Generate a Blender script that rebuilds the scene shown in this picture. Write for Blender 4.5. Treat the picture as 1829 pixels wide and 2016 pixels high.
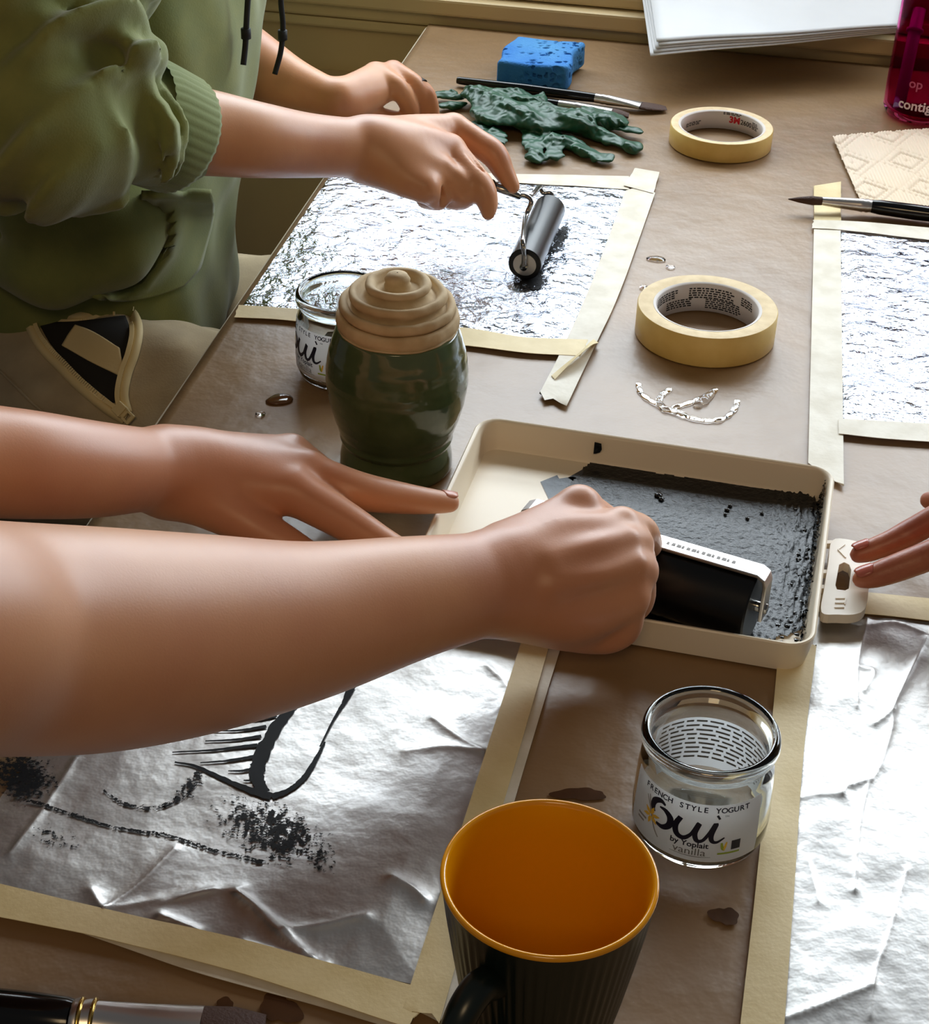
import bpy, bmesh, math, random
import numpy as np
from mathutils import Vector, Matrix
from mathutils.bvhtree import BVHTree

for o in list(bpy.data.objects): bpy.data.objects.remove(o, do_unlink=True)
SC = bpy.context.scene
COL = SC.collection
random.seed(7)

# ------------------------------------------------------------------ camera
T = 0.74                                  # table top height
FPX, PITCH, ROLL, CH = 3421.5, 0.5901, 0.0364, 0.6137
IW, IH = 1829, 2016
_cp, _sp, _cr, _sr = math.cos(PITCH), math.sin(PITCH), math.cos(ROLL), math.sin(ROLL)
FWD = np.array([0, _cp, -_sp]); _R0 = np.array([1, 0, 0.]); _U0 = np.array([0, _sp, _cp])
RGT = _cr * _R0 + _sr * _U0; UPV = -_sr * _R0 + _cr * _U0
EYE = np.array([0, 0, T + CH])
camd = bpy.data.cameras.new('camera'); cam = bpy.data.objects.new('camera', camd); COL.objects.link(cam)
camd.sensor_fit = 'HORIZONTAL'; camd.sensor_width = 36; camd.lens = FPX / IW * 36
camd.clip_start = 0.02; camd.clip_end = 50
cam.matrix_world = Matrix(((RGT[0], UPV[0], -FWD[0], EYE[0]), (RGT[1], UPV[1], -FWD[1], EYE[1]),
                           (RGT[2], UPV[2], -FWD[2], EYE[2]), (0, 0, 0, 1)))
SC.camera = cam
def ray(x, y): return FWD + (x - IW / 2) / FPX * RGT - (y - IH / 2) / FPX * UPV
def P(x, y, h=0.0):                        # pixel -> point at height h above the table
    d = ray(x, y); return EYE + d * ((T + h - EYE[2]) / d[2])
def PY(x, y, Y): d = ray(x, y); return EYE + d * (Y / d[1])
def PZ(x, y, z): return EYE + ray(x, y) * z
def dep(p): return float((np.asarray(p) - EYE) @ FWD)

# ------------------------------------------------------------------ light
YAW = math.radians(-9.5)                   # the table and the back wall are turned against the camera
EX = np.array([math.cos(YAW), math.sin(YAW), 0]); EY = np.array([-math.sin(YAW), math.cos(YAW), 0])
WALL0 = np.array([0.174, 1.865, 0.0])      # a point of the back wall's face
def WL(u, s, h): return WALL0 + EX * u - EY * s + np.array([0, 0, T + h])   # along wall, out from wall, above table
world = bpy.data.worlds.new('World'); SC.world = world; world.use_nodes = True
bg = world.node_tree.nodes['Background']
bg.inputs[0].default_value = (0.95, 0.97, 1.0, 1); bg.inputs[1].default_value = 0.10
def area(name, loc, aim, sx, sy, power, color):
    l = bpy.data.lights.new(name, 'AREA'); l.shape = 'RECTANGLE'; l.size = sx; l.size_y = sy; l.energy = power; l.color = color
    o = bpy.data.objects.new(name, l); COL.objects.link(o); o.location = loc
    o.rotation_euler = (Vector(aim) - Vector(loc)).to_track_quat('-Z', 'Y').to_euler(); return o
WIN = (-0.95, 1.55, 0.085, 0.98)            # window opening along the wall / above the table
for nm, h0, h1, pw, colr in (('daylight_sky', .40, WIN[3], 70, (0.82, 0.92, 1.0)), ('daylight_lower_dim', WIN[2], .40, 3.6, (0.86, 0.94, 1.0))):   # sky above; dimmer lower panel added so the far foil isn't blown out
    wc = WL((WIN[0] + WIN[1]) / 2, -0.16, (h0 + h1) / 2); area(nm, wc, wc - EY * 1.0, WIN[1] - WIN[0], h1 - h0, pw, colr)
area('room_lamp', (-0.08, -0.8, T + 1.5), (-0.2, 1.2, T), 0.5, 0.5, 7.0, (1.0, 0.72, 0.40))
SC.view_settings.view_transform = 'Standard'; SC.view_settings.look = 'None'
SC.view_settings.exposure = -0.1; SC.view_settings.gamma = 1.0; SC.view_settings.use_curve_mapping = False

# ------------------------------------------------------------------ object helpers
def tag(o, label=None, cat=None, group=None, kind=None):
    if label: o['label'] = label
    if cat: o['category'] = cat
    if group: o['group'] = group
    if kind: o['kind'] = kind
    return o
def empty(name, loc, label=None, cat=None, group=None):
    o = bpy.data.objects.new(name, None); COL.objects.link(o); o.location = Vector(loc); o.empty_display_size = .02
    return tag(o, label, cat, group)
def mobj(name, V, F, mat, parent=None, smooth=True, flat_angle=None):
    V = np.asarray(V, dtype=float)
    me = bpy.data.meshes.new(name); 
    if isinstance(F, np.ndarray):
        me.vertices.add(len(V)); me.vertices.foreach_set('co', V.ravel()); k = F.shape[1]; me.loops.add(F.size); me.loops.foreach_set('vertex_index', F.ravel().astype(np.int32)); me.polygons.add(len(F)); me.polygons.foreach_set('loop_start', np.arange(0, F.size, k, dtype=np.int32)); me.update(calc_edges=True); me.validate()
    else: me.from_pydata(V.tolist(), [], [tuple(int(i) for i in f) for f in F]); me.update()
    if smooth: me.polygons.foreach_set('use_smooth', [True] * len(me.polygons))
    if isinstance(mat, (list, tuple)):
        for m in mat: me.materials.append(m)
    else: me.materials.append(mat)
    o = bpy.data.objects.new(name, me); COL.objects.link(o)
    if flat_angle is not None: me.set_sharp_from_angle(angle=math.radians(flat_angle))
    if parent is not None:
        o.parent = parent; o.matrix_parent_inverse = Matrix.Translation(parent.location).inverted() if parent.type == 'EMPTY' else Matrix()
    return o
class MB:
    def __init__(s): s.V = []; s.F = []
    def add(s, V, F):
        n = len(s.V); s.V += [tuple(v) for v in V]; s.F += [tuple(i + n for i in f) for f in F]; return s
    def build(s, name, mat, parent=None, smooth=True, flat_angle=None): return mobj(name, s.V, s.F, mat, parent, smooth, flat_angle)
def lathe(prof, c, n=64, closed=False):    # prof: (r,h) list, c: base centre (world, z = table)
    V = []; F = []
    for r, h in prof:
        for i in range(n):
            a = 2 * math.pi * i / n; V.append((c[0] + r * math.cos(a), c[1] + r * math.sin(a), c[2] + h))
    m = len(prof)
    for j in range(m - 1 + (1 if closed else 0)):
        j2 = (j + 1) % m
        for i in range(n): F.append((j * n + i, j * n + (i + 1) % n, j2 * n + (i + 1) % n, j2 * n + i))
    if not closed:
        if prof[0][0] < 1e-5 or True: F.append(tuple(reversed(range(n)))) if prof[0][0] > 1e-4 else None
    return V, F
def tube(pts, rad, n=10, cap=True):
    pts = [Vector(p) for p in pts]; m = len(pts)
    rad = rad if hasattr(rad, '__len__') else [rad] * m
    V = []; F = []; up = None
    for i, p in enumerate(pts):
        t = (pts[min(i + 1, m - 1)] - pts[max(i - 1, 0)]).normalized()
        if up is None:
            up = t.cross(Vector((0, 0, 1)));
            if up.length < 1e-3: up = t.cross(Vector((1, 0, 0)))
            up.normalize()
        up = (up - t * up.dot(t)).normalized(); w = t.cross(up)
        for k in range(n):
            a = 2 * math.pi * k / n; V.append(p + (up * math.cos(a) + w * math.sin(a)) * rad[i])
    for i in range(m - 1):
        for k in range(n): F.append((i * n + k, i * n + (k + 1) % n, (i + 1) * n + (k + 1) % n, (i + 1) * n + k))
    if cap: F.append(tuple(reversed(range(n)))); F.append(tuple((m - 1) * n + k for k in range(n)))
    return [tuple(v) for v in V], F
def spline(pts, per=8):                    # Catmull-Rom
    pts = [np.array(p, float) for p in pts]; q = [2 * pts[0] - pts[1]] + pts + [2 * pts[-1] - pts[-2]]; out = []
    for i in range(1, len(q) - 2):
        for t in np.linspace(0, 1, per, endpoint=False):
            a, b, c, d = q[i - 1], q[i], q[i + 1], q[i + 2]
            out.append(.5 * (2 * b + (c - a) * t + (2 * a - 5 * b + 4 * c - d) * t * t + (3 * b - a - 3 * c + d) * t ** 3))
    out.append(pts[-1]); return out
def prism(poly, z0, z1):                   # polygon (world xy, CCW) -> slab
    n = len(poly); V = [(p[0], p[1], z0) for p in poly] + [(p[0], p[1], z1) for p in poly]
    F = [tuple(reversed(range(n))), tuple(range(n, 2 * n))] + [(i, (i + 1) % n, n + (i + 1) % n, n + i) for i in range(n)]
    return V, F
def obox(c, ax, ay, az, sx, sy, sz):       # oriented box
    c = np.asarray(c, float); V = [c + ax * sx * i + ay * sy * j + az * sz * k for k in (-.5, .5) for j in (-.5, .5) for i in (-.5, .5)]
    return V, [(0, 2, 3, 1), (4, 5, 7, 6), (0, 1, 5, 4), (2, 6, 7, 3), (0, 4, 6, 2), (1, 3, 7, 5)]
EZ = np.array([0, 0, 1.0])
def bevel(o, w, seg=2):
    m = o.modifiers.new('bevel', 'BEVEL'); m.width = w; m.segments = seg; m.limit_method = 'ANGLE'; return o
def rrect(w, h, r, n=6):
    out = []
    for cx, cy, a0 in ((w/2-r, h/2-r, 0), (-w/2+r, h/2-r, 90), (-w/2+r, -h/2+r, 180), (w/2-r, -h/2+r, 270)):
        for k in range(n + 1):
            a = math.radians(a0 + 90 * k / n); out.append((cx + r * math.cos(a), cy + r * math.sin(a)))
    return out

# ------------------------------------------------------------------ signed distance modelling
class SDF:
    def __init__(s, lo, hi, h):
        s.lo = np.array(lo, float); s.h = h; s.n = np.ceil((np.array(hi) - s.lo) / h).astype(int) + 1
        s.F = np.full(s.n, .05, np.float32)
        s.ax = [(s.lo[i] + h * np.arange(s.n[i])).astype(np.float32) for i in range(3)]
    def _sub(s, lo, hi):
        i0 = np.clip(np.floor((lo - s.lo) / s.h).astype(int), 0, s.n); i1 = np.clip(np.ceil((hi - s.lo) / s.h).astype(int) + 1, 0, s.n)
        if np.any(i1 <= i0): return None, None
        sl = tuple(slice(a, b) for a, b in zip(i0, i1))
        return sl, (s.ax[0][sl[0]][:, None, None], s.ax[1][sl[1]][None, :, None], s.ax[2][sl[2]][None, None, :])
    def _mix(s, sl, d, k):
        A = s.F[sl]
        if k <= 0: s.F[sl] = np.minimum(A, d); return
        hh = np.maximum(k - np.abs(A - d), 0) / k; s.F[sl] = np.minimum(A, d) - hh * hh * k * .25
    def cap(s, a, b, ra, rb, k=.006, cut=False):
        a = np.asarray(a, float); b = np.asarray(b, float); m = max(ra, rb) + max(k, .004) + .004
        sl, X = s._sub(np.minimum(a, b) - m, np.maximum(a, b) + m)
        if sl is None: return
        ba = b - a; L = float(ba @ ba) + 1e-12
        px, py, pz = X[0] - a[0], X[1] - a[1], X[2] - a[2]
        t = np.clip((px * ba[0] + py * ba[1] + pz * ba[2]) / L, 0, 1)
        d = np.sqrt((px - t * ba[0]) ** 2 + (py - t * ba[1]) ** 2 + (pz - t * ba[2]) ** 2) - (ra + (rb - ra) * t)
        if cut:
            A = s.F[sl]; d = -d; hh = np.maximum(k - np.abs(A - d), 0) / max(k, 1e-6); s.F[sl] = np.maximum(A, d) + hh * hh * k * .25
        else: s._mix(sl, d.astype(np.float32), k)
    def chain(s, pts, k=.006):             # pts: (pos, r)
        q = spline([np.append(p, r) for p, r in pts], 7) if len(pts) > 2 else [np.append(p, r) for p, r in pts]; q = np.array(q)
        m = q[:, 3].max()+max(k, .004)+.004; sl, X = s._sub(q[:, :3].min(0)-m, q[:, :3].max(0)+m)
        if sl is None: return
        D = np.full(s.F[sl].shape, .05, np.float32); main = s.F; off = [a.start for a in sl]
        t = SDF.__new__(SDF); t.lo = s.lo+s.h*np.array(off); t.h = s.h; t.n = np.array(D.shape); t.F = D; t.ax = [s.ax[i][sl[i]] for i in range(3)]
        for a, b in zip(q, q[1:]): t.cap(a[:3], b[:3], a[3], b[3], 0 if len(pts) > 2 else 0)
        s._mix(sl, t.F, k)
    def ell(s, c, rad, axes=None, k=.006, cut=False):
        c = np.asarray(c, float); rad = np.asarray(rad, float); A = np.eye(3) if axes is None else np.array(axes, float)
        m = np.sqrt((A.T ** 2) @ (rad ** 2)) if False else np.full(3, rad.max()); m = m + k + .004
        sl, X = s._sub(c - m, c + m)
        if sl is None: return
        px, py, pz = X[0] - c[0], X[1] - c[1], X[2] - c[2]
        q = [px * A[i][0] + py * A[i][1] + pz * A[i][2] for i in range(3)]
        k0 = np.sqrt(sum((q[i] / rad[i]) ** 2 for i in range(3))); k1 = np.sqrt(sum((q[i] / rad[i] ** 2) ** 2 for i in range(3))) + 1e-9
        d = (k0 * (k0 - 1) / k1).astype(np.float32)
        if cut:
            B = s.F[sl]; d = -d; hh = np.maximum(k - np.abs(B - d), 0) / max(k, 1e-6); s.F[sl] = np.maximum(B, d) + hh * hh * k * .25
        else: s._mix(sl, d, k)
    def wave(s, fn): s.F += fn(s.ax[0][:, None, None], s.ax[1][None, :, None], s.ax[2][None, None, :]).astype(np.float32)
    def mesh(s):
        F = s.F; S = F < 0; n = s.n
        c = np.zeros(n - 1, np.int8); cor = [(i, j, k) for i in (0, 1) for j in (0, 1) for k in (0, 1)]
        for i, j, k in cor: c += S[i:n[0]-1+i, j:n[1]-1+j, k:n[2]-1+k]
        act = (c > 0) & (c < 8); idx = np.argwhere(act); ID = np.full(n - 1, -1, np.int32); ID[act] = np.arange(len(idx))
        val = {q: F[idx[:, 0]+q[0], idx[:, 1]+q[1], idx[:, 2]+q[2]] for q in cor}
        acc = np.zeros((len(idx), 3)); cnt = np.zeros(len(idx))
        for a in cor:
            for ax in range(3):
                if a[ax]: continue
                b = list(a); b[ax] = 1; b = tuple(b); va, vb = val[a], val[b]; m = (va < 0) != (vb < 0)
                t = np.where(m, va / np.where(m, va - vb, 1), 0); p = np.array(a, float)[None, :].repeat(len(idx), 0); p[:, ax] = t
                acc[m] += p[m]; cnt[m] += 1
        V = s.lo + s.h * (idx + acc / cnt[:, None]); Q = []
        for ax in range(3):
            o1, o2 = (ax + 1) % 3, (ax + 2) % 3
            A = [slice(0, None)] * 3; B = [slice(0, None)] * 3; A[ax] = slice(0, -1); B[ax] = slice(1, None)
            ch = S[tuple(A)] != S[tuple(B)]; e = np.argwhere(ch)
            e = e[(e[:, o1] > 0) & (e[:, o2] > 0) & (e[:, o1] < n[o1]-1) & (e[:, o2] < n[o2]-1)]
            ins = S[tuple(e.T)]
            def cell(d1, d2):
                q = e.copy(); q[:, o1] -= d1; q[:, o2] -= d2; return ID[tuple(q.T)]
            quad = np.stack([cell(1, 1), cell(0, 1), cell(0, 0), cell(1, 0)], 1)
            quad[~ins] = quad[~ins][:, ::-1]; Q.append(quad)
        Q = np.concatenate(Q); Q = Q[(Q >= 0).all(1)]
        return V, Q
def relax(V, Q, it=2, lam=.5):
    lam = lam if np.isscalar(lam) else np.asarray(lam)[:, None]
    V = V.copy(); e = np.concatenate([Q[:, [0, 1]], Q[:, [1, 2]], Q[:, [2, 3]], Q[:, [3, 0]]]); n = len(V); a = np.concatenate([e[:, 0], e[:, 1]]); b = np.concatenate([e[:, 1], e[:, 0]]); c = np.maximum(np.bincount(a, minlength=n), 1)
    for _ in range(it):
        s = np.stack([np.bincount(a, weights=V[b, k], minlength=n) for k in range(3)], 1); V += lam * (s / c[:, None] - V)
    return V
def wob(seed, freq, n=7, stretch=(1, 1, 1)):
    rs = np.random.RandomState(seed); K = rs.normal(size=(n, 3)) * freq * np.array(stretch); ph = rs.rand(n) * 6.28
    return lambda x, y, z: sum(np.sin(K[i, 0]*x + K[i, 1]*y + K[i, 2]*z + ph[i]) for i in range(n)) / math.sqrt(n)
def tri(seed, freq, n=7):                  # sharp creases: sums of triangle waves
    rs = np.random.RandomState(seed); ang = rs.rand(n) * math.pi; fr = freq * (0.5 + rs.rand(n)); ph = rs.rand(n)
    def f(x, y):
        r = 0
        for i in range(n):
            w = (x*math.cos(ang[i]) + y*math.sin(ang[i])) * fr[i] + ph[i] + .35*np.sin((x*math.sin(ang[i]) - y*math.cos(ang[i]))*fr[i]*2.1 + i)
            r = r + np.abs((w % 1) * 2 - 1) * (.5 + .5*np.sin(x*fr[i]*1.7 + y*fr[i]*1.3 + 2.4*i))
        return r / n
    return f

# ------------------------------------------------------------------ materials
def s2l(c): return tuple((v/255/12.92 if v/255 <= .04045 else ((v/255+.055)/1.055)**2.4) for v in c) + (1,)
def mat(name, rgb, rough=.5, metal=0, var=None, vscale=30, vdet=4, bump=0, bscale=200, bdist=.001, trans=0, ior=1.45, spec=.5, coat=0, sheen=0, sss=0, alpha=1, bdet=4, vpos=(.35, .65)):
    m = bpy.data.materials.new(name); m.use_nodes = True; nt = m.node_tree; b = nt.nodes['Principled BSDF']; L = nt.links.new
    b.inputs['Base Color'].default_value = s2l(rgb); b.inputs['Roughness'].default_value = rough; b.inputs['Metallic'].default_value = metal
    b.inputs['Transmission Weight'].default_value = trans; b.inputs['IOR'].default_value = ior; b.inputs['Specular IOR Level'].default_value = spec
    b.inputs['Coat Weight'].default_value = coat; b.inputs['Sheen Weight'].default_value = sheen; b.inputs['Alpha'].default_value = alpha
    if sss: b.inputs['Subsurface Weight'].default_value = sss; b.inputs['Subsurface Radius'].default_value = (.6, .25, .12); b.inputs['Subsurface Scale'].default_value = .01
    tc = nt.nodes.new('ShaderNodeTexCoord')
    if var:
        n = nt.nodes.new('ShaderNodeTexNoise'); n.inputs['Scale'].default_value = vscale; n.inputs['Detail'].default_value = vdet; L(tc.outputs['Object'], n.inputs['Vector'])
        r = nt.nodes.new('ShaderNodeValToRGB'); r.color_ramp.elements[0].position = vpos[0]; r.color_ramp.elements[1].position = vpos[1]
        r.color_ramp.elements[0].color = s2l(rgb); r.color_ramp.elements[1].color = s2l(var); L(n.outputs['Fac'], r.inputs['Fac']); L(r.outputs['Color'], b.inputs['Base Color'])
    if bump:
        n2 = nt.nodes.new('ShaderNodeTexNoise'); n2.inputs['Scale'].default_value = bscale; n2.inputs['Detail'].default_value = bdet; L(tc.outputs['Object'], n2.inputs['Vector'])
        bp = nt.nodes.new('ShaderNodeBump'); bp.inputs['Strength'].default_value = bump; bp.inputs['Distance'].default_value = bdist
        L(n2.outputs['Fac'], bp.inputs['Height']); L(bp.outputs['Normal'], b.inputs['Normal'])
    return m
M = {}
M['kraft'] = mat('kraft paper', (128, 99, 66), .40, var=(140, 110, 76), vscale=9, bump=.4, bscale=34, bdist=.004, spec=.75)
M['kraft_wet'] = mat('wet kraft', (66, 42, 24), .25, var=(80, 52, 30), vscale=60)
M['brown_water'] = mat('brown water', (92, 60, 34), .06, spec=.5)
M['water'] = mat('water', (255, 255, 255), .0, trans=1, ior=1.33)
M['tape'] = mat('masking tape', (226, 206, 158), .5, var=(214, 192, 140), vscale=40, bump=.3, bscale=300, bdist=.0006)
M['tape_pale'] = mat('pale masking tape', (222, 214, 198), .5, var=(206, 196, 176), vscale=50, bump=.35, bscale=260, bdist=.0006)
M['tape_side'] = mat('tape roll rim', (228, 206, 166), .7, var=(214, 190, 148), vscale=120, bump=.3, bscale=500, bdist=.0004)
M['tape_face'] = mat('tape roll outside', (228, 196, 120), .45, var=(220, 186, 108), vscale=60)
M['core'] = mat('cardboard core', (214, 206, 200), .5)
M['print'] = mat('black print', (28, 26, 30), .5)
M['print_grey'] = mat('grey print', (150, 146, 142), .6)
M['red_print'] = mat('red print', (190, 20, 34), .5)
M['foil'] = mat('aluminium foil', (214, 220, 232), .12, 1, bump=1, bscale=60, bdist=.010, bdet=6)
M['film'] = mat('wrinkled foil sheet', (200, 197, 194), .42, 1, bump=.5, bscale=22, bdist=.006, bdet=5)
M['ink'] = mat('black ink', (10, 12, 15), .34, bump=.6, bscale=260, bdist=.0014, spec=.36)
M['ink_wet'] = mat('thick wet ink', (5, 5, 7), .08, spec=.8)
M['rubber'] = mat('black rubber', (6, 6, 7), .3, spec=.5)
M['chrome'] = mat('chrome steel', (150, 148, 145), .18, 1)
M['steel'] = mat('steel', (205, 200, 196), .3, 1)
M['tray'] = mat('cream plastic', (232, 216, 190), .38)
M['clip'] = mat('white plastic', (236, 226, 210), .4)
M['glass'] = mat('glass', (248, 252, 250), .0, trans=1, ior=1.47)
M['label'] = mat('label paper', (235, 234, 236), .5)
M['navy'] = mat('navy print', (16, 18, 44), .5)
M['yellow_print'] = mat('yellow print', (232, 190, 70), .6)
M['green_print'] = mat('green print', (150, 170, 60), .6)
M['coffee'] = mat('dark brown liquid', (26, 14, 8), .08)
M['glaze'] = mat('green glaze', (58, 72, 44), .16, var=(78, 90, 58), vscale=28, bump=.15, bscale=30, bdist=.002, coat=.4)
M['clay'] = mat('unglazed clay', (196, 172, 134), .75, var=(178, 152, 112), vscale=60, bump=.3, bscale=300, bdist=.0006)
M['mug_in'] = mat('yellow glaze', (222, 148, 8), .18, coat=.3)
M['mug_out'] = mat('dark green glaze', (14, 24, 20), .3)
M['skinA'] = mat('skin of seated person', (204, 144, 100), .42, var=(186, 122, 84), vscale=14, bump=.12, bscale=900, bdist=.0004, sss=.12, sheen=.12, spec=.6)
M['skinB'] = mat('skin of standing person', (210, 150, 108), .42, var=(194, 130, 94), vscale=9, bump=.12, bscale=900, bdist=.0004, sss=.12, sheen=.12, spec=.6)
M['skinC'] = mat('skin of helping person', (176, 106, 76), .4, var=(160, 86, 62), vscale=40, bump=.3, bscale=420, bdist=.0006, sss=.1)
M['nail'] = mat('fingernail', (206, 142, 122), .25)
M['nailC'] = mat('fingernail dark', (178, 96, 80), .2)
M['hoodie'] = mat('olive green fleece', (122, 128, 70), .9, var=(112, 120, 66), vscale=40, bump=.25, bscale=700, bdist=.0008, sheen=.25)
M['rib'] = mat('olive rib knit', (118, 128, 78), .9, bump=.2, bscale=600, bdist=.0008, sheen=.2)
M['pants'] = mat('grey sweat fabric', (180, 163, 132), .9, var=(164, 148, 120), vscale=30, bump=.25, bscale=600, bdist=.0008)
M['lining'] = mat('beige pocket lining', (206, 186, 140), .85, bump=.2, bscale=500, bdist=.0006)
M['zip'] = mat('beige zipper', (216, 196, 146), .6)
M['dark_cloth'] = mat('dark cloth', (30, 28, 26), .9)
M['cord'] = mat('black cord', (14, 14, 15), .7)
M['glove'] = mat('green nitrile', (36, 84, 60), .38, var=(28, 70, 50), vscale=60, bump=.15, bscale=160, bdist=.001)
M['sponge'] = mat('blue sponge', (36, 112, 190), .85, var=(72, 140, 196), vscale=16, bump=.6, bscale=420, bdist=.0016)
M['towel'] = mat('paper towel', (228, 212, 192), .9, var=(222, 202, 176), vscale=8)
M['paper'] = mat('white paper', (212, 213, 216), .7, var=(204, 205, 208), vscale=10)
M['paint_wood'] = mat('painted wood trim', (206, 184, 142), .5, var=(198, 176, 134), vscale=8)
M['wall'] = mat('painted wall', (200, 176, 134), .7, var=(192, 168, 126), vscale=5)
M['floor'] = mat('floor', (112, 88, 62), .5, var=(92, 70, 48), vscale=6)
M['table'] = mat('table', (210, 200, 178), .4)
M['bristle'] = mat('brown bristles', (70, 44, 32), .7, bump=.6, bscale=600, bdist=.001)
M['lacquer'] = mat('black lacquer', (9, 9, 10), .15)
M['brass'] = mat('brass ferrule', (206, 170, 90), .22, 1)
M['magenta'] = mat('magenta tinted plastic', (232, 92, 176), .0, trans=1, ior=1.08)
M['pink_water'] = mat('pink water', (186, 60, 130), .0, trans=1, ior=1.03)
M['straw'] = mat('lilac straw', (150, 120, 190), .4)
M['white_print'] = mat('white print', (226, 206, 214), .5)
M['pink_print'] = mat('pink print', (170, 76, 110), .5)
M['graphite'] = mat('pencil', (110, 108, 106), .6)

def translucent(m, f):
    nt = m.node_tree; b = nt.nodes['Principled BSDF']; t = nt.nodes.new('ShaderNodeBsdfTranslucent'); t.inputs['Color'].default_value = b.inputs['Base Color'].default_value; x = nt.nodes.new('ShaderNodeMixShader'); x.inputs[0].default_value = f
    nt.links.new(b.outputs[0], x.inputs[1]); nt.links.new(t.outputs[0], x.inputs[2]); nt.links.new(x.outputs[0], nt.nodes['Material Output'].inputs[0])
translucent(M['label'], .45)

# ================================================================== SETTING
def struct(name, mb, m, parent=None, flat=30):
    o = mb.build(name, m, parent, smooth=False); o['kind'] = 'structure'; return o
fl = MB(); fl.add(*obox((0.2, 0.8, -.01), np.array([1, 0, 0.]), np.array([0, 1., 0]), EZ, 6, 6, .02)); struct('floor', fl, M['floor'])
def wbox(mb, u0, u1, s0, s1, h0, h1):      # box in wall coordinates
    c = WL((u0+u1)/2, (s0+s1)/2, (h0+h1)/2); mb.add(*obox(c, EX, -EY, EZ, u1-u0, s1-s0, h1-h0))
wb = MB()
wbox(wb, -2.6, 2.6, -.12, 0, -T, WIN[2]); wbox(wb, -2.6, 2.6, -.12, 0, WIN[3], 1.7)
wbox(wb, -2.6, WIN[0], -.12, 0, WIN[2], WIN[3]); wbox(wb, WIN[1], 2.6, -.12, 0, WIN[2], WIN[3])
struct('wall_back', wb, M['wall'])
win = MB()
for u in (WIN[0]+.03, (WIN[0]+WIN[1])/2, WIN[1]-.03): wbox(win, u-.03, u+.03, -.10, -.05, WIN[2], WIN[3])
for h in (WIN[2]+.025, (WIN[2]+WIN[3])/2, WIN[3]-.025): wbox(win, WIN[0], WIN[1], -.098, -.052, h-.022, h+.022)
wf = struct('window_1', win, M['paint_wood'])
pane = MB(); wbox(pane, WIN[0], WIN[1], -.078, -.074, WIN[2], WIN[3])
pm = bpy.data.materials.new('window pane'); pm.use_nodes = True
_nt = pm.node_tree; _t = _nt.nodes.new('ShaderNodeBsdfTransparent'); _g = _nt.nodes.new('ShaderNodeBsdfGlossy'); _g.inputs['Roughness'].default_value = .02
_mx = _nt.nodes.new('ShaderNodeMixShader'); _mx.inputs[0].default_value = .06
_nt.links.new(_t.outputs[0], _mx.inputs[1]); _nt.links.new(_g.outputs[0], _mx.inputs[2]); _nt.links.new(_mx.outputs[0], _nt.nodes['Material Output'].inputs[0])
pane.build('window_pane', pm, wf, smooth=False)
# sill board and mouldings below it (painted woodwork)
def trim(name, bits):
    mb = MB()
    for b in bits: wbox(mb, *b)
    o = struct(name, mb, M['paint_wood']); bevel(o, .003, 2); return o
trim('trim_1', [(-2.0, 2.0, -.11, .032, .009, .027)])                                   # window sill, its nosing just above the table
trim('trim_2', [(-2.0, 2.0, -.01, .018, -.008, .008)])                                  # moulding under the sill
trim('trim_3', [(-2.0, 2.0, -.11, .014, .028, .041), (-2.0, 2.0, -.11, -.026, .047, .086)])   # bottom rail of the window
trim('trim_4', [(-2.0, 2.0, -.01, .012, -.022, -.010)])
trim('trim_5', [(-2.0, 2.0, -.01, .024, -.092, -.074)])
trim('trim_6', [(-2.0, 2.0, -.01, .010, -.36, -.12)])
trim('baseboard_back', [(-2.0, 2.0, -.01, .022, -T, -T+.12)])

# ------------------------------------------------------------------ table
EDGE0 = P(840, 75); EDGE1 = P(320, 835)
ed = (EDGE0 - EDGE1)[:2]; ed /= np.linalg.norm(ed)
def edge_x(Y): return EDGE0[0] + (Y - EDGE0[1]) * ed[0] / ed[1]
def back_y(x): return WALL0[1] + (x - WALL0[0]) * EX[1] / EX[0]
near = 0.12; farx = 1.05
tl = np.array([edge_x(1.815), 1.815]);
def onback(x, s): return np.array([x, back_y(x) - s])
cb = onback(-.058, .034)
table_poly = [(edge_x(near)-.0035, near), (farx - .3, near), tuple(onback(farx, .034)), (cb[0]-.0035, cb[1])]
tb = empty('work_table', (.3, .9, 0), 'cream work table under the brown paper, its edge showing beside the lap', 'table')
mb = MB(); mb.add(*prism(table_poly, T-.026, T-.0012)); bevel(mb.build('tabletop', M['table'], tb, smooth=False), .004)
for (x, y) in ((.02, .25), (.62, .25), (.02, 1.68), (.85, 1.55)):
    mb = MB(); mb.add(*obox((x, y, (T-.026)/2), EX, EY, EZ, .05, .05, T-.026)); mb.build('leg', M['table'], tb, smooth=False)
# kraft paper, one wrinkled sheet
wA = wob(3, 16, 8); wB = wob(4, 60, 8)
def kraft_h(x, y): return .0004 * wA(x, y, 0) + .00012 * wB(x, y, 0)
NU, NV = 150, 230; V = []; F = []
for j in range(NV):
    for i in range(NU):
        t = j/(NV-1); s = i/(NU-1); y0 = near + .01
        xl0, xr0 = edge_x(y0), farx-.31
        a = np.array([xl0, y0])*(1-t) + np.array([cb[0], cb[1]-.001])*t; b = np.array([xr0, y0])*(1-t) + onback(farx-.01, .035)*t
        q = a*(1-s) + b*s; V.append((q[0], q[1], T + kraft_h(q[0], q[1])))
for j in range(NV-1):
    for i in range(NU-1): k = j*NU+i; F.append((k, k+1, k+NU+1, k+NU))
kp = mobj('kraft_paper', V, F, M['kraft']); tag(kp, 'brown kraft paper sheet covering the whole table top', 'paper')
so = kp.modifiers.new('s', 'SOLIDIFY'); so.thickness = .0006; so.offset = -1

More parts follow.
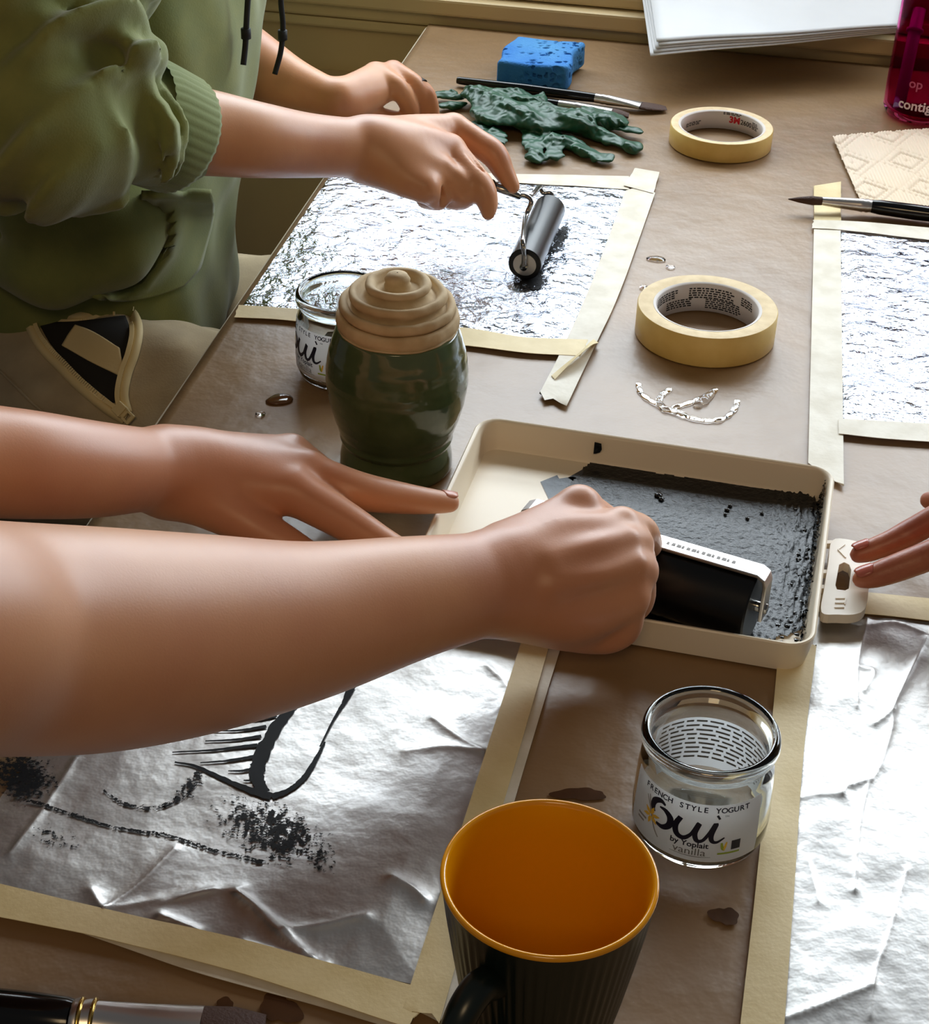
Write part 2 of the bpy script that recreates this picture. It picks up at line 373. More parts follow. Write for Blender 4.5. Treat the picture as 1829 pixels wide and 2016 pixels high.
# ------------------------------------------------------------------ sheets of foil
def foil(name, quad, m, amp, seed, label, group=None, n=150, freq=14, soft=.5, ridges=()):
    q = [P(*p)[:2] if len(p) == 2 else np.array(p[:2]) for p in quad]     # TL, TR, BR, BL (3-tuples are world points)
    tr = tri(seed, freq, 9); wv = wob(seed+50, freq*3.2, 6); t2 = tri(seed+7, freq*3.3, 9)
    RG = []
    for pts, a, w in ridges:
        pp = np.array(spline([P(*p) for p in pts], 4))[:, :2]; RG.append((pp, a*.65, w*1.35))
    def hf(x, y, e=1.0):
        x = np.asarray(x, float); y = np.asarray(y, float); h = amp*e*(tr(x, y)*1.6 + soft*.35*(wv(x, y, 0)+1.2) + .35*t2(x, y))
        for pp, a, w in RG:
            d = np.full(x.shape, 9.0)
            for k in range(len(pp)-1):
                v = pp[k+1]-pp[k]; L = v @ v + 1e-12; t = np.clip(((x-pp[k][0])*v[0]+(y-pp[k][1])*v[1])/L, 0, 1); d = np.minimum(d, np.hypot(x-pp[k][0]-t*v[0], y-pp[k][1]-t*v[1]))
            h = h + a*np.exp(-d/w)
        return .0012 + h
    S_, T_ = np.meshgrid(np.linspace(0, 1, n), np.linspace(0, 1, n)); X = ((q[0][0]*(1-S_)+q[1][0]*S_)*(1-T_)+(q[3][0]*(1-S_)+q[2][0]*S_)*T_); Y = ((q[0][1]*(1-S_)+q[1][1]*S_)*(1-T_)+(q[3][1]*(1-S_)+q[2][1]*S_)*T_)
    E_ = np.minimum(1, np.minimum(np.minimum(S_, 1-S_), np.minimum(T_, 1-T_))*9); Z = T+hf(X, Y, E_); V = np.stack([X, Y, Z], -1).reshape(-1, 3); k = (np.arange(n-1)[:, None]*n+np.arange(n-1)[None, :]).ravel()
    F = np.stack([k, k+n, k+n+1, k+1], 1); o = mobj(name, V, F, m); tag(o, label, 'foil', group); return o, hf
g_f = 'foil sheets taped to the table'
foilA, hA = foil('foil_sheet', [(652, 345), (1240, 372), (1122, 690), (470, 616)], M['foil'], .0030, 11, 'bright silver foil sheet under the small brayer, beside the hoodie', g_f, freq=22)
foilB, hB = foil('foil_sheet', [(1652, 455), (1960, 490), (1960, 850), (1655, 836)], M['foil'], .0040, 12, 'silver foil sheet with violet reflections at the right edge, below the paper towel', g_f, freq=12)
RC = [([(1823, 1262), (1790, 1330), (1757, 1402), (1755, 1440), (1730, 1520), (1708, 1555), (1690, 1640), (1682, 1760)], .0022, .0016), ([(1708, 1222), (1688, 1310), (1686, 1400)], .0014, .0014), ([(1657, 1570), (1668, 1555), (1710, 1543)], .002, .0014), ([(1721, 1432), (1742, 1418), (1756, 1406)], .002, .0014),
      ([(1573, 1573), (1612, 1571), (1655, 1570)], .0012, .0012), ([(1545, 2010), (1600, 1995), (1660, 1970), (1712, 1950)], .0022, .002), ([(1712, 2010), (1720, 1930), (1745, 1860), (1768, 1780), (1785, 1720)], .0014, .0012), ([(1690, 1320), (1720, 1330), (1700, 1370)], .0012, .0014), ([(1590, 1700), (1600, 1740), (1610, 1780)], .0012, .0014), ([(1640, 1220), (1690, 1240), (1760, 1230), (1829, 1255)], .0025, .002)]
RD = [([(465, 1768), (505, 1800), (545, 1840), (590, 1880), (640, 1905)], .0035, .002), ([(470, 1772), (530, 1812), (600, 1880)], .002, .0015), ([(180, 1760), (195, 1785), (205, 1800)], .003, .003), ([(205, 1800), (280, 1745), (345, 1680)], .0022, .0022), ([(315, 1810), (390, 1840)], .004, .0025), ([(480, 1862), (560, 1885), (610, 1898)], .003, .0018),
      ([(850, 1425), (900, 1460), (950, 1485)], .0022, .002), ([(800, 1490), (880, 1480), (950, 1487)], .0022, .003), ([(320, 1785), (400, 1765), (480, 1758)], .0015, .0016), ([(770, 1740), (810, 1760), (835, 1780)], .004, .003), ([(560, 1840), (640, 1830), (720, 1815)], .003, .003), ([(20, 1690), (80, 1610), (150, 1500)], .0015, .0016), ([(200, 1800), (300, 1780), (420, 1760)], .0015, .002), ([(960, 1320), (1000, 1360), (985, 1400)], .0018, .002)]
foilC, hC = foil('foil_sheet', [(1605, 1210), (1960, 1238), (1960, 2120), (1528, 2120)], M['film'], .0022, 13, 'creased grey foil sheet at the right, beside the clear yogurt jar', g_f, n=230, freq=13, ridges=RC)
foilD, hD = foil('foil_sheet', [(-.185, .80, 0), (1048, 1262), (830, 1945), (-120, 1735)], M['film'], .0026, 14, 'inked grey foil sheet under the big bare forearm', g_f, n=230, freq=10, ridges=RD)
# ink drawing on the near sheet: brushed strokes with broken edges
rs = np.random.RandomState(5)
def inkmat(name, thr, scale):
    m = mat(name, (20, 20, 22), .6, spec=.2); nt = m.node_tree; b = nt.nodes['Principled BSDF']; tc = nt.nodes.new('ShaderNodeTexCoord')
    n = nt.nodes.new('ShaderNodeTexNoise'); n.inputs['Scale'].default_value = scale; n.inputs['Detail'].default_value = 6; n.inputs['Roughness'].default_value = .7
    r = nt.nodes.new('ShaderNodeValToRGB'); r.color_ramp.elements[0].position = thr; r.color_ramp.elements[1].position = thr+.05
    at = nt.nodes.new('ShaderNodeAttribute'); at.attribute_name = 'fade'; ad = nt.nodes.new('ShaderNodeMath'); ad.operation = 'ADD'
    nt.links.new(tc.outputs['Object'], n.inputs['Vector']); nt.links.new(n.outputs['Fac'], ad.inputs[0]); nt.links.new(at.outputs['Fac'], ad.inputs[1])
    nt.links.new(ad.outputs[0], r.inputs['Fac']); nt.links.new(r.outputs['Color'], b.inputs['Alpha']); return m
M['ink_dry'] = inkmat('dry brushed ink', .56, 420); M['ink_smudge'] = inkmat('smudged ink', .60, 380)
def ink_line(parent, hf, pts, w, m, name='ink_stroke', rag=.10, up=.0007):
    pp = spline([P(*p) for p in pts], 10); n = len(pp); V = []; F = []; fade = []
    w = np.interp(np.linspace(0, 1, n), np.linspace(0, 1, len(w)), w) if hasattr(w, '__len__') else [w]*n
    for i, p in enumerate(pp):
        t = pp[min(i+1, n-1)]-pp[max(i-1, 0)]; t = t/np.linalg.norm(t); nn = np.array([-t[1], t[0], 0])
        for k in range(5):
            q = p + nn*w[i]*(k-2)/2*(1+rag*rs.randn()*(k in (0, 4))); V.append((q[0], q[1], T+hf(q[0], q[1])+up)); fade.append(.12 if k in (1, 2, 3) else -.12)
    for i in range(n-1):
        for k in range(4): a = i*5+k; F.append((a, a+1, a+6, a+5))
    o = mobj(name, V, F, m, parent); at = o.data.attributes.new('fade', 'FLOAT', 'POINT'); at.data.foreach_set('value', fade); return o
M['ink_solid'] = mat('solid ink', (9, 9, 11), .6, spec=.2)
for pts, w in (([(582, 1395), (545, 1440), (515, 1500), (507, 1540), (522, 1570)], [.002, .0034, .004, .0036, .0026]),
               ([(345, 1512), (385, 1520), (440, 1545), (490, 1565), (535, 1578)], [.0006, .0009, .0013, .002, .0026]),
               ([(535, 1578), (570, 1565), (600, 1540), (625, 1500), (640, 1470)], [.0022, .0014, .0016, .0011, .0006]),
               ([(692, 1362), (676, 1395), (655, 1430), (630, 1480)], [.0025, .0012, .0006, .0004])): ink_line(foilD, hD, pts, w, M['ink_solid'])
for (x0, y0, x1, y1) in ((480, 1428, 545, 1418), (420, 1450, 525, 1440), (405, 1470, 515, 1460), (340, 1492, 508, 1478), (395, 1514, 505, 1500), (450, 1530, 505, 1523), (480, 1548, 512, 1540), (500, 1562, 520, 1553)):
    ink_line(foilD, hD, [(x0, y0), ((x0+x1)/2, (y0+y1)/2+3), (x1, y1)], [.0004, .0009, .0013], M['ink_solid'])
ink_line(foilD, hD, [(205, 1565), (240, 1590), (290, 1602), (340, 1590), (375, 1560), (395, 1530)], [.001, .0018, .002, .003, .005, .0035], M['ink_dry'], 'ink_stroke', .6)
ink_line(foilD, hD, [(60, 1585), (140, 1612), (230, 1640), (330, 1655), (430, 1685), (530, 1710)], [.0016, .002, .0014, .002, .0016, .002], M['ink_dry'], 'ink_stroke', .6)
def smudge(parent, hf, c, rx, ry, ang, name='ink_smudge', up=.0006, m=None, gain=.16):
    n = 22; V = []; F = []; fade = []; ca, sa = math.cos(ang), math.sin(ang)
    for j in range(n):
        for i in range(n):
            a, b = 2*i/(n-1)-1, 2*j/(n-1)-1; x = c[0]+ca*a*rx-sa*b*ry; y = c[1]+sa*a*rx+ca*b*ry; q = P(x, y); V.append((q[0], q[1], T+hf(q[0], q[1])+up))
            d = math.hypot(a, b); fade.append(gain*(1-d*d*1.5) if d < 1 else -.5)
    for j in range(n-1):
        for i in range(n-1): k = j*n+i; F.append((k, k+n, k+n+1, k+1))
    o = mobj(name, V, F, m or M['ink_smudge'], parent); at = o.data.attributes.new('fade', 'FLOAT', 'POINT'); at.data.foreach_set('value', fade)
smudge(foilD, hD, (535, 1645), 150, 80, .35, gain=.18); smudge(foilD, hD, (575, 1640), 90, 50, .5, gain=.12); smudge(foilD, hD, (625, 1690), 60, 40, .9, gain=.14); smudge(foilD, hD, (45, 1535), 90, 70, .4, gain=.22); smudge(foilD, hD, (110, 1660), 55, 32, .4, gain=.08)
smudge(foilA, hA, (1045, 560), 48, 34, -.1, gain=.26); smudge(foilA, hA, (1100, 480), 22, 60, .5, gain=.2); smudge(foilA, hA, (760, 470), 130, 26, .2, gain=.0); smudge(foilA, hA, (900, 600), 60, 22, .1, gain=.02)

# ------------------------------------------------------------------ strips of masking tape
def strip(label, pairs, h, m, group=None, per=10, across=5, wav=.0003, name='masking_tape_strip', seed=1, curl=None):
    A = spline([P(*a) for a, b in pairs], per); B = spline([P(*b) for a, b in pairs], per); n = len(A); r = np.random.RandomState(seed); ww = wob(seed+9, 90, 6)
    V = []; F = []
    for lay in (0, 1):
        for i in range(n):
            for k in range(across):
                q = A[i]*(1-k/(across-1)) + B[i]*(k/(across-1)); z = T+h+wav*(ww(q[0], q[1], 0)+1)*.6
                if i in (0, n-1): q = q + (A[1]-A[0])*r.randn()*.12
                if curl: z += curl(i/(n-1), k/(across-1))
                V.append((q[0], q[1], z-.00035*lay))
    N = n*across
    for i in range(n-1):
        for k in range(across-1):
            a = i*across+k; F.append((a, a+1, a+across+1, a+across)); F.append((N+a, N+a+across, N+a+across+1, N+a+1))
    ring = [k for k in range(across)] + [i*across+across-1 for i in range(1, n)] + [(n-1)*across+k for k in range(across-2, -1, -1)] + [i*across for i in range(n-2, 0, -1)]
    for a, b in zip(ring, ring[1:]+ring[:1]): F.append((a, N+a, N+b, b))
    o = mobj(name, V, F, m, flat_angle=35); tag(o, label, 'tape', group); return o
gt = 'masking tape strips'
strip('pale tape strip down the right side of the bright foil, its lower end torn', [((1232, 378), (1290, 384)), ((1165, 560), (1222, 575)), ((1108, 690), (1165, 700)), ((1060, 785), (1116, 804))], .0028, M['tape_pale'], gt, seed=1)
strip('thin pale tape strip along the far edge of the bright foil', [((690, 336), (690, 348)), ((960, 346), (965, 362)), ((1240, 352), (1240, 378))], .0024, M['tape_pale'], gt, seed=2)
strip('short torn tape tab at the top right corner of the bright foil', [((1250, 338), (1228, 372)), ((1298, 346), (1286, 388))], .0034, M['tape_pale'], gt, seed=3, per=6)
strip('cream tape strip along the near edge of the bright foil, passing behind the green pot', [((470, 608), (462, 632)), ((590, 616), (584, 640)), ((760, 640), (752, 668)), ((930, 655), (922, 688)), ((1040, 672), (1034, 702)), ((1158, 676), (1142, 708))], .0032, M['tape'], gt, seed=4)
strip('curled loose tape end at the lower right corner of the bright foil', [((1168, 676), (1178, 684)), ((1140, 706), (1150, 716)), ((1085, 748), (1092, 756))], .0036, M['tape'], gt, seed=5, curl=lambda s, t: .006*math.sin(math.pi*s)*(.3+t))
strip('wide pale tape strip along the left side of the violet-tinged foil', [((1602, 440), (1654, 450)), ((1598, 600), (1656, 610)), ((1594, 760), (1658, 770)), ((1590, 916), (1660, 962))], .0026, M['tape_pale'], gt, seed=6)
strip('small cream tape tab behind the pointed brush tip', [((1602, 370), (1602, 452)), ((1655, 362), (1654, 458))], .0020, M['tape'], gt, seed=7, per=6)
strip('pale tape strip along the far edge of the violet-tinged foil', [((1600, 440), (1600, 456)), ((1700, 444), (1700, 464)), ((1960, 468), (1960, 496))], .0032, M['tape_pale'], gt, seed=8)
strip('cream tape strip along the near edge of the violet-tinged foil', [((1650, 832), (1650, 862)), ((1750, 838), (1750, 872)), ((1960, 848), (1960, 886))], .0032, M['tape_pale'], gt, seed=9)
strip('yellowish tape strip along the far edge of the creased foil, under the fingers', [((1600, 1168), (1600, 1212)), ((1720, 1176), (1720, 1218)), ((1960, 1200), (1960, 1246))], .0030, M['tape'], gt, seed=10)
strip('long cream tape strip between the clear jar and the creased foil', [((1532, 1280), (1606, 1280)), ((1512, 1500), (1580, 1500)), ((1486, 1760), (1562, 1760)), ((1452, 2060), (1540, 2060))], .0030, M['tape'], gt, seed=11)
strip('cream tape strip down the right side of the inked foil, behind the yellow mug', [((1034, 1250), (1088, 1256)), ((960, 1480), (1022, 1488)), ((880, 1730), (945, 1745)), ((792, 2000), (868, 2016))], .0046, M['tape'], gt, seed=12)
strip('greyish outer tape strip under the cream one beside the inked foil', [((1060, 1256), (1110, 1260)), ((1000, 1480), (1040, 1490)), ((920, 1730), (966, 1745)), ((830, 2000), (896, 2016))], .0024, M['tape_pale'], gt, seed=13)
strip('cream tape strip along the near edge of the inked foil', [((-90, 1730), (-90, 1800)), ((200, 1800), (190, 1856)), ((500, 1868), (480, 1930)), ((860, 1966), (800, 2034))], .0042, M['tape'], gt, seed=14)
strip('wrinkled pale tape strip tucked below the near cream strip', [((150, 1838), (160, 1842)), ((420, 1895), (400, 1925)), ((650, 1960), (620, 1985)), ((820, 2006), (770, 2030))], .0022, M['tape_pale'], gt, seed=15)

# ================================================================== THINGS ON THE TABLE
def at(x, y, h=0.0): p = P(x, y, h); return p
def ring_pts(c, R, h, n=64): return [(c[0]+R*math.cos(2*math.pi*i/n), c[1]+R*math.sin(2*math.pi*i/n), T+h) for i in range(n)]
# text -> flat (u,v) mesh
def text_uv(s, size, align='CENTER', bold=0):
    cu = bpy.data.curves.new('t', 'FONT'); cu.body = s; cu.size = size; cu.align_x = align; cu.offset = bold; cu.resolution_u = 3; cu.fill_mode = 'FRONT'
    o = bpy.data.objects.new('t', cu); COL.objects.link(o); dg = bpy.context.evaluated_depsgraph_get(); dg.update()
    me = bpy.data.meshes.new_from_object(o.evaluated_get(dg)); bpy.data.objects.remove(o); bpy.data.curves.remove(cu)
    V = [tuple(v.co) for v in me.vertices]; F = [tuple(p.vertices) for p in me.polygons]; bpy.data.meshes.remove(me); return V, F
def mapuv(V, F, fn, name, m, parent): return mobj(name, [fn(v[0], v[1]) for v in V], F, m, parent, smooth=False)

# ---- rolls of masking tape
def tape_roll(c, R, w, label, words):
    e = empty('masking_tape_roll', (c[0], c[1], T+.0005), label, 'tape roll', 'rolls of masking tape'); b = (c[0], c[1], T+.0009)
    Rc = .0405; n = 96
    V, F = lathe([(R-.0006, 0), (R, .0008), (R, w-.0008), (R-.0006, w)], b, n); F = F[:-1]; mobj('outer_tape', V, F, M['tape_face'], e)
    V, F = lathe([(R-.0006, w), (R-.004, w+.0002), (Rc+.003, w+.0001), (Rc, w-.0004)], b, n); F = F[:-1]; mobj('wound_edge', V, F, M['tape_side'], e)
    V, F = lathe([(R-.0006, 0), (Rc, 0)], b, n); F = [tuple(reversed(f)) for f in F[:-1]]; mobj('underside', V, F, M['tape_side'], e)
    V, F = lathe([(Rc, w-.0002), (.0385, w-.0008), (.038, w-.0015), (.038, .0004), (Rc, .0004)], b, n); F = F[:-1]; cr = mobj('cardboard_core', V, F, M['core'], e)
    for (s, size, a0, h, m, bold) in words:
        if s.startswith('#'):                      # block of small print lines
            L, nl, lh = float(s.split()[1]), int(s.split()[2]), size; mb = MB()
            for k in range(nl):
                u = -L/2
                while u < L/2 - .002:
                    l = random.uniform(.0014, .0042); V = []; hh = h-k*lh
                    for uu in np.linspace(u, min(u+l, L/2), 3):
                        for vv in (hh-lh*.3, hh+lh*.3): a = a0 - uu/.038; V.append((c[0]+.0378*math.cos(a), c[1]+.0378*math.sin(a), T+.0009+vv))
                    mb.add(V, [(0, 1, 3, 2), (2, 3, 5, 4)]); u += l+.0009
            mb.build('small_print', m, cr, smooth=False)
        else:
            V, F = text_uv(s, size, 'CENTER', bold)
            mapuv(V, F, lambda u, v: (c[0]+.0377*math.cos(a0-u/.0377), c[1]+.0377*math.sin(a0-u/.0377), T+.0009+h+v), 'core_print', m, cr)
    return e
R_ = math.radians
tape_roll((.1759, 1.1677), .0524, .0240, 'wide cream masking tape roll in the middle of the table above the wet ring',
          [('# .036 5 ', .0019, R_(78), .0195, M['print'], 0), ('# .026 4 ', .0019, R_(140), .0195, M['print'], 0), ('# .024 4 ', .0018, R_(118), .0105, M['print'], 0), ('# .030 5 ', .0017, R_(62), .0105, M['print'], 0), ('# .014 4 ', .0018, R_(30), .0190, M['print'], 0)])
tape_roll((.2267, 1.5513), .0478, .0180, 'narrow cream masking tape roll beside the green gloves with red print inside',
          [('3M', .0085, R_(64), .0075, M['red_print'], .0004), ('2600', .0065, R_(45), .0078, M['print'], .0001), ('# .018 2 ', .0014, R_(68), .0165, M['print'], 0), ('# .020 3 ', .0013, R_(128), .0085, M['print'], 0), ('# .010 5 ', .0014, R_(26), .0135, M['print'], 0)])

# ---- glass yogurt jars
def jar(c, label_ang, label, liquid):
    e = empty('glass_jar', (c[0], c[1], T+.0008), label, 'jar', 'small glass yogurt jars'); b = (c[0], c[1], T+.0012)
    out = [(.0, 0), (.024, 0), (.0285, .0010), (.0318, .0042), (.0336, .0095), (.0340, .018), (.0336, .030), (.0330, .043), (.0322, .0495), (.0310, .0545), (.0312, .0565), (.0330, .0582), (.0337, .0610), (.0333, .0640), (.0318, .0660)]
    inn = [(.0300, .0658), (.0290, .0630), (.0287, .058), (.0286, .052), (.0298, .043), (.0308, .030), (.0312, .018), (.0306, .010), (.0280, .0055), (.024, .0042), (0, .0040)]
    V, F = lathe(out[1:] + inn[:-1], b, 96); F = F[:-1]; n = 96; F.append(tuple(reversed(range(n)))); F.append(tuple(range(len(V)-n, len(V)))); mobj('glass_body', V, F, M['glass'], e)
    def rad(h): return float(np.interp(h, [q[1] for q in out[1:]], [q[0] for q in out[1:]]))
    def wrap(off): return lambda u, v: (c[0]+(rad(v+.006)+off)*math.cos(label_ang+u/.034), c[1]+(rad(v+.006)+off)*math.sin(label_ang+u/.034), T+.0012+v+.006)
    def patch(name, u0, u1, h0, h1, m, par, off, nu=40, nv=10):
        V = []; F = []; w = wrap(off)
        for j in range(nv):
            for i in range(nu): V.append(w(u0+(u1-u0)*i/(nu-1), h0+(h1-h0)*j/(nv-1)))
        for j in range(nv-1):
            for i in range(nu-1): k = j*nu+i; F.append((k, k+1, k+nu+1, k+nu))
        return mobj(name, V, F, m, par)
    lp = patch('paper_label', -.0375, .0375, .0045, .0405, M['label'], e, .0003)
    bl = patch('back_label', .068, .146, .0065, .0400, M['label'], e, .0003)
    for k in range(9):
        h = .037-k*.0031; mb = MB(); u = .072 + .002*(k % 3)
        while u < .140:
            l = random.uniform(.003, .009); w = wrap(-.0042); w2 = wrap(.0006); q = [(u, h), (min(u+l, .142), h), (min(u+l, .142), h+.0013), (u, h+.0013)]
            mb.add([wrap(.00012)(*p) for p in q], [(0, 1, 2, 3)]); u += l+.0015
        mb.build('fine_print', M['print_grey'], bl, smooth=False)
    # lettering: u grows to the right seen from outside
    def txt(s, size, u, h, m, bold=0, name='lettering', curve=0, sp=0):
        if curve or sp:
            n = len(s); mb = MB()
            for i, ch in enumerate(s):
                if ch == ' ': continue
                V, F = text_uv(ch, size, 'CENTER', bold); uu = u+(i-(n-1)/2)*sp; mb.add([wrap(.0006)(v[0]+uu, v[1]+h-curve*((i-(n-1)/2)/(n/2))**2) for v in V], F)
            return mb.build(name, m, lp, smooth=False)
        V, F = text_uv(s, size, 'CENTER', bold); return mapuv(V, F, lambda a, b: wrap(.0006)(a+u, b+h), name, m, lp)
    txt('FRENCH STYLE YOGURT', .0042, .001, .0362, M['navy'], .0001, sp=.0030)
    def stroke(pts, w, name='brand_stroke', m=M['navy'], off=.0007):
        pp = spline([np.array(p) for p in pts], 10); n = len(pp); V = []; F = []
        w = np.interp(np.linspace(0, 1, n), np.linspace(0, 1, len(w)), w)
        for i, p in enumerate(pp):
            t = pp[min(i+1, n-1)]-pp[max(i-1, 0)]; t /= np.linalg.norm(t)+1e-9
            for s in (-1, 0, 1): V.append(wrap(off)(p[0]-t[1]*w[i]*s, p[1]+t[0]*w[i]*s))
        for i in range(n-1):
            for k in (0, 1): a = i*3+k; F.append((a, a+3, a+4, a+1))
        mobj(name, V, F, m, lp, smooth=False)
    s = .001
    stroke([(-13.0*s, 33*s), (-16.0*s, 34.2*s), (-19.5*s, 32*s), (-20.2*s, 28*s), (-19*s, 25.5*s)], [.0006, .0014, .0017, .0015, .0008])
    stroke([(-16*s, 30.5*s), (-12.5*s, 30*s), (-9.6*s, 27*s), (-9.8*s, 22.5*s), (-13*s, 19.6*s), (-17*s, 20.0*s)], [.0005, .0013, .0018, .0017, .0014, .0008])
    stroke([(-4.5*s, 30.5*s), (-6.5*s, 25*s), (-5.5*s, 20*s), (-2*s, 18.6*s), (1.5*s, 22*s), (4.6*s, 29*s), (3.2*s, 23*s), (4.4*s, 18.6*s), (7.2*s, 19*s), (10*s, 24*s), (12.6*s, 29.5*s), (11.0*s, 23*s), (11.6*s, 19*s), (14*s, 18.2*s), (17.5*s, 20.8*s)],
           [.0013, .0015, .0015, .0013, .0009, .0013, .0013, .0012, .0009, .0009, .0013, .0013, .0011, .0008, .0004])
    stroke([(13.0*s, 33.4*s), (14.0*s, 34.0*s)], [.0014, .0014]); txt('TM', .0016, .0175, .0335, M['navy'])
    txt('by Yoplait', .0046, .001, .0140, M['navy'], .0001); txt('vanilla', .0066, .0015, .0088, M['graphite']); patch('fine_print', -.0300, -.0235, .0165, .0178, M['print_grey'], lp, .0006, 6, 3); patch('fine_print', -.0300, -.0250, .0140, .0152, M['print_grey'], lp, .0006, 6, 3)
    stroke([(-8*s, 8.3*s), (3*s, 7.9*s), (12*s, 8.2*s)], [.0001, .0002, .0001], m=M['graphite'])
    for a in range(6):                                   # vanilla flower
        t = a*math.pi/3+.3; stroke([(-20.5*s+.8*s*math.cos(t), 22.0*s+.8*s*math.sin(t)), (-20.5*s+3*s*math.cos(t), 22*s+3*s*math.sin(t)), (-20.5*s+5.4*s*math.cos(t), 22*s+5.4*s*math.sin(t))], [.0005, .0011, .0002], 'flower_petal', M['yellow_print'], .00075)
    for q in ([(-25*s, 32*s), (-22*s, 26*s), (-18*s, 16*s), (-15*s, 11.5*s)], [(-23.5*s, 33*s), (-21.5*s, 27*s), (-17.5*s, 18*s)]): stroke(q, [.0003, .0005, .0003], 'vanilla_pod', M['print_grey'], .0005)
    patch('badge', .0215, .0262, .0125, .0182, M['navy'], lp, .0007, 6, 4); patch('badge', .0150, .0262, .0100, .0112, M['green_print'], lp, .0007, 8, 3)
    txt('NON GMO', .0011, .0238, .0160, M['label'], name='badge_text').location; 
    stroke([(.0165, .0175), (.0172, .0140), (.0182, .0125)], [.0005, .0008, .0003], 'badge_leaf', M['green_print']); stroke([(.0190, .0178), (.0184, .0150), (.0180, .0125)], [.0004, .0007, .0003], 'badge_leaf', M['yellow_print'])
    if liquid:
        V, F = lathe([(.001, .0045), (.024, .0047), (.0277, .0058), (.0302, .0102), (.0308, .0150), (.0305, .0152), (.001, .0150)], b, 64); mobj('brown_liquid', V, F, M['coffee'], e)
    return e
def face(c): return math.atan2(-c[1], -c[0])
j1 = (.1224, .6377); jar(j1, face(j1)-.12, 'clear empty yogurt jar with white label beside the yellow mug', False)
j2 = (-.0896, 1.0871); jar(j2, face(j2)-1.0, 'yogurt jar half hidden behind the green pot, dark liquid inside', True)

# ---- beehive pot
cpot = P(780, 914); cx, cy = cpot[0], cpot[1]
e = empty('honey_pot', (cx, cy, T+.0008), 'dark green glazed pot with ridged beige beehive lid', 'pot'); b = (cx, cy, T+.0012)
sc = dep((cx, cy, T+.05))/FPX
prof = [(110, 0), (113, .0015), (112, .006), (108, .0115), (107, .0145), (111, .0165), (113, .0180), (112, .0200), (114, .023), (124, .033), (134, .045), (139.5, .058), (139, .068), (134, .079), (126, .0885), (119.5, .0945), (117, .0965), (112, .0972), (104, .0968)]
prof = [(r*sc, h*1.0+(.0045 if h > .010 else h*.45)) for r, h in prof]
fine = []
for (r0, h0), (r1, h1) in zip(prof, prof[1:]):
    for t in np.linspace(0, 1, 5, endpoint=False):
        h = h0+(h1-h0)*t; fine.append((r0+(r1-r0)*t + (.00025*math.sin(h*900) if .025 < h < .09 else 0), h))
V, F = lathe(fine, b, 96); V = np.array(V)
V = relax(V, np.array([f for f in F if len(f) == 4]), 2); V[:, 2] = np.maximum(V[:, 2], T+.0012); mobj('glazed_body', V, F, M['glaze'], e)
lidp = [(.034, .0962), (.0372, .0968), (.0382, .0990)]
for (R, h0, h1) in ((.0384, .0990, .1072), (.0366, .1086, .1146), (.0305, .1164, .1222), (.0205, .1236, .1282)):
    lidp += [(R-.0022, h0-.001), (R-.0002, h0+.0012), (R+.0002, (h0+h1)/2), (R-.0004, h1-.0006), (R-.0014, h1+.0005), (R-.0034, h1+.0004), (R-.0050, h1-.0006), (R-.0066, h1-.0046)]
    if R > .021: pass
lidp += [(.0088, .1240), (.0085, .1262), (.0076, .1275), (.0080, .1300), (.0064, .1330), (.003, .1342), (.0005, .1344)]
lidp = [(r, h+.0042) for r, h in lidp]; V, F = lathe(lidp, b, 96); F = F[:-1]; V = np.array(V); wl = wob(8, 160, 6); V[:, :2] += .0004*np.stack([wl(V[:, 0], V[:, 1], V[:, 2]), wl(V[:, 1], V[:, 0], V[:, 2])], 1)
mobj('ridged_lid', V, F, M['clay'], e)

# ---- mug
mc = (.0402, .5085); e = empty('mug', (mc[0], mc[1], T+.0008), 'dark green ribbed mug with bright yellow inside', 'mug'); b = (mc[0], mc[1], T+.0012)
n = 240; V = []; F = []
mp = [(.0285, 0), (.0300, .0020), (.0318, .012), (.0350, .030), (.0385, .052), (.0418, .074), (.0440, .0895), (.0446, .0930)]
for r, h in mp:
    for i in range(n):
        a = 2*math.pi*i/n; rr = r + (.0003*math.cos(a*60) if .004 < h < .088 else 0); V.append((b[0]+rr*math.cos(a), b[1]+rr*math.sin(a), b[2]+h))
for j in range(len(mp)-1):
    for i in range(n): F.append((j*n+i, j*n+(i+1) % n, (j+1)*n+(i+1) % n, (j+1)*n+i))
F.append(tuple(reversed(range(n)))); mobj('ribbed_outside', V, F, M['mug_out'], e)
V, F = lathe([(.0446, .0930), (.0449, .0942), (.0446, .0952), (.0436, .0956), (.0426, .0950), (.0420, .0935), (.0400, .078), (.0362, .052), (.0322, .028), (.0295, .012), (.026, .0060), (.0005, .0050)], b, 96); F = F[:-1]; mobj('yellow_inside', V, F, M['mug_in'], e)
hd = np.array([-.55, -.83, 0]); hd /= np.linalg.norm(hd); mpt = np.array([mc[0], mc[1], T])
hp = spline([mpt+hd*.0385+EZ*.068, mpt+hd*.050+EZ*.0745, mpt+hd*.062+EZ*.070, mpt+hd*.068+EZ*.055, mpt+hd*.062+EZ*.037, mpt+hd*.048+EZ*.025, mpt+hd*.034+EZ*.022], 8)
mb = MB(); mb.add(*tube(hp, [.0064+.001*abs(2*i/(len(hp)-1)-1) for i in range(len(hp))], 14)); mb.build('handle', M['mug_out'], e)

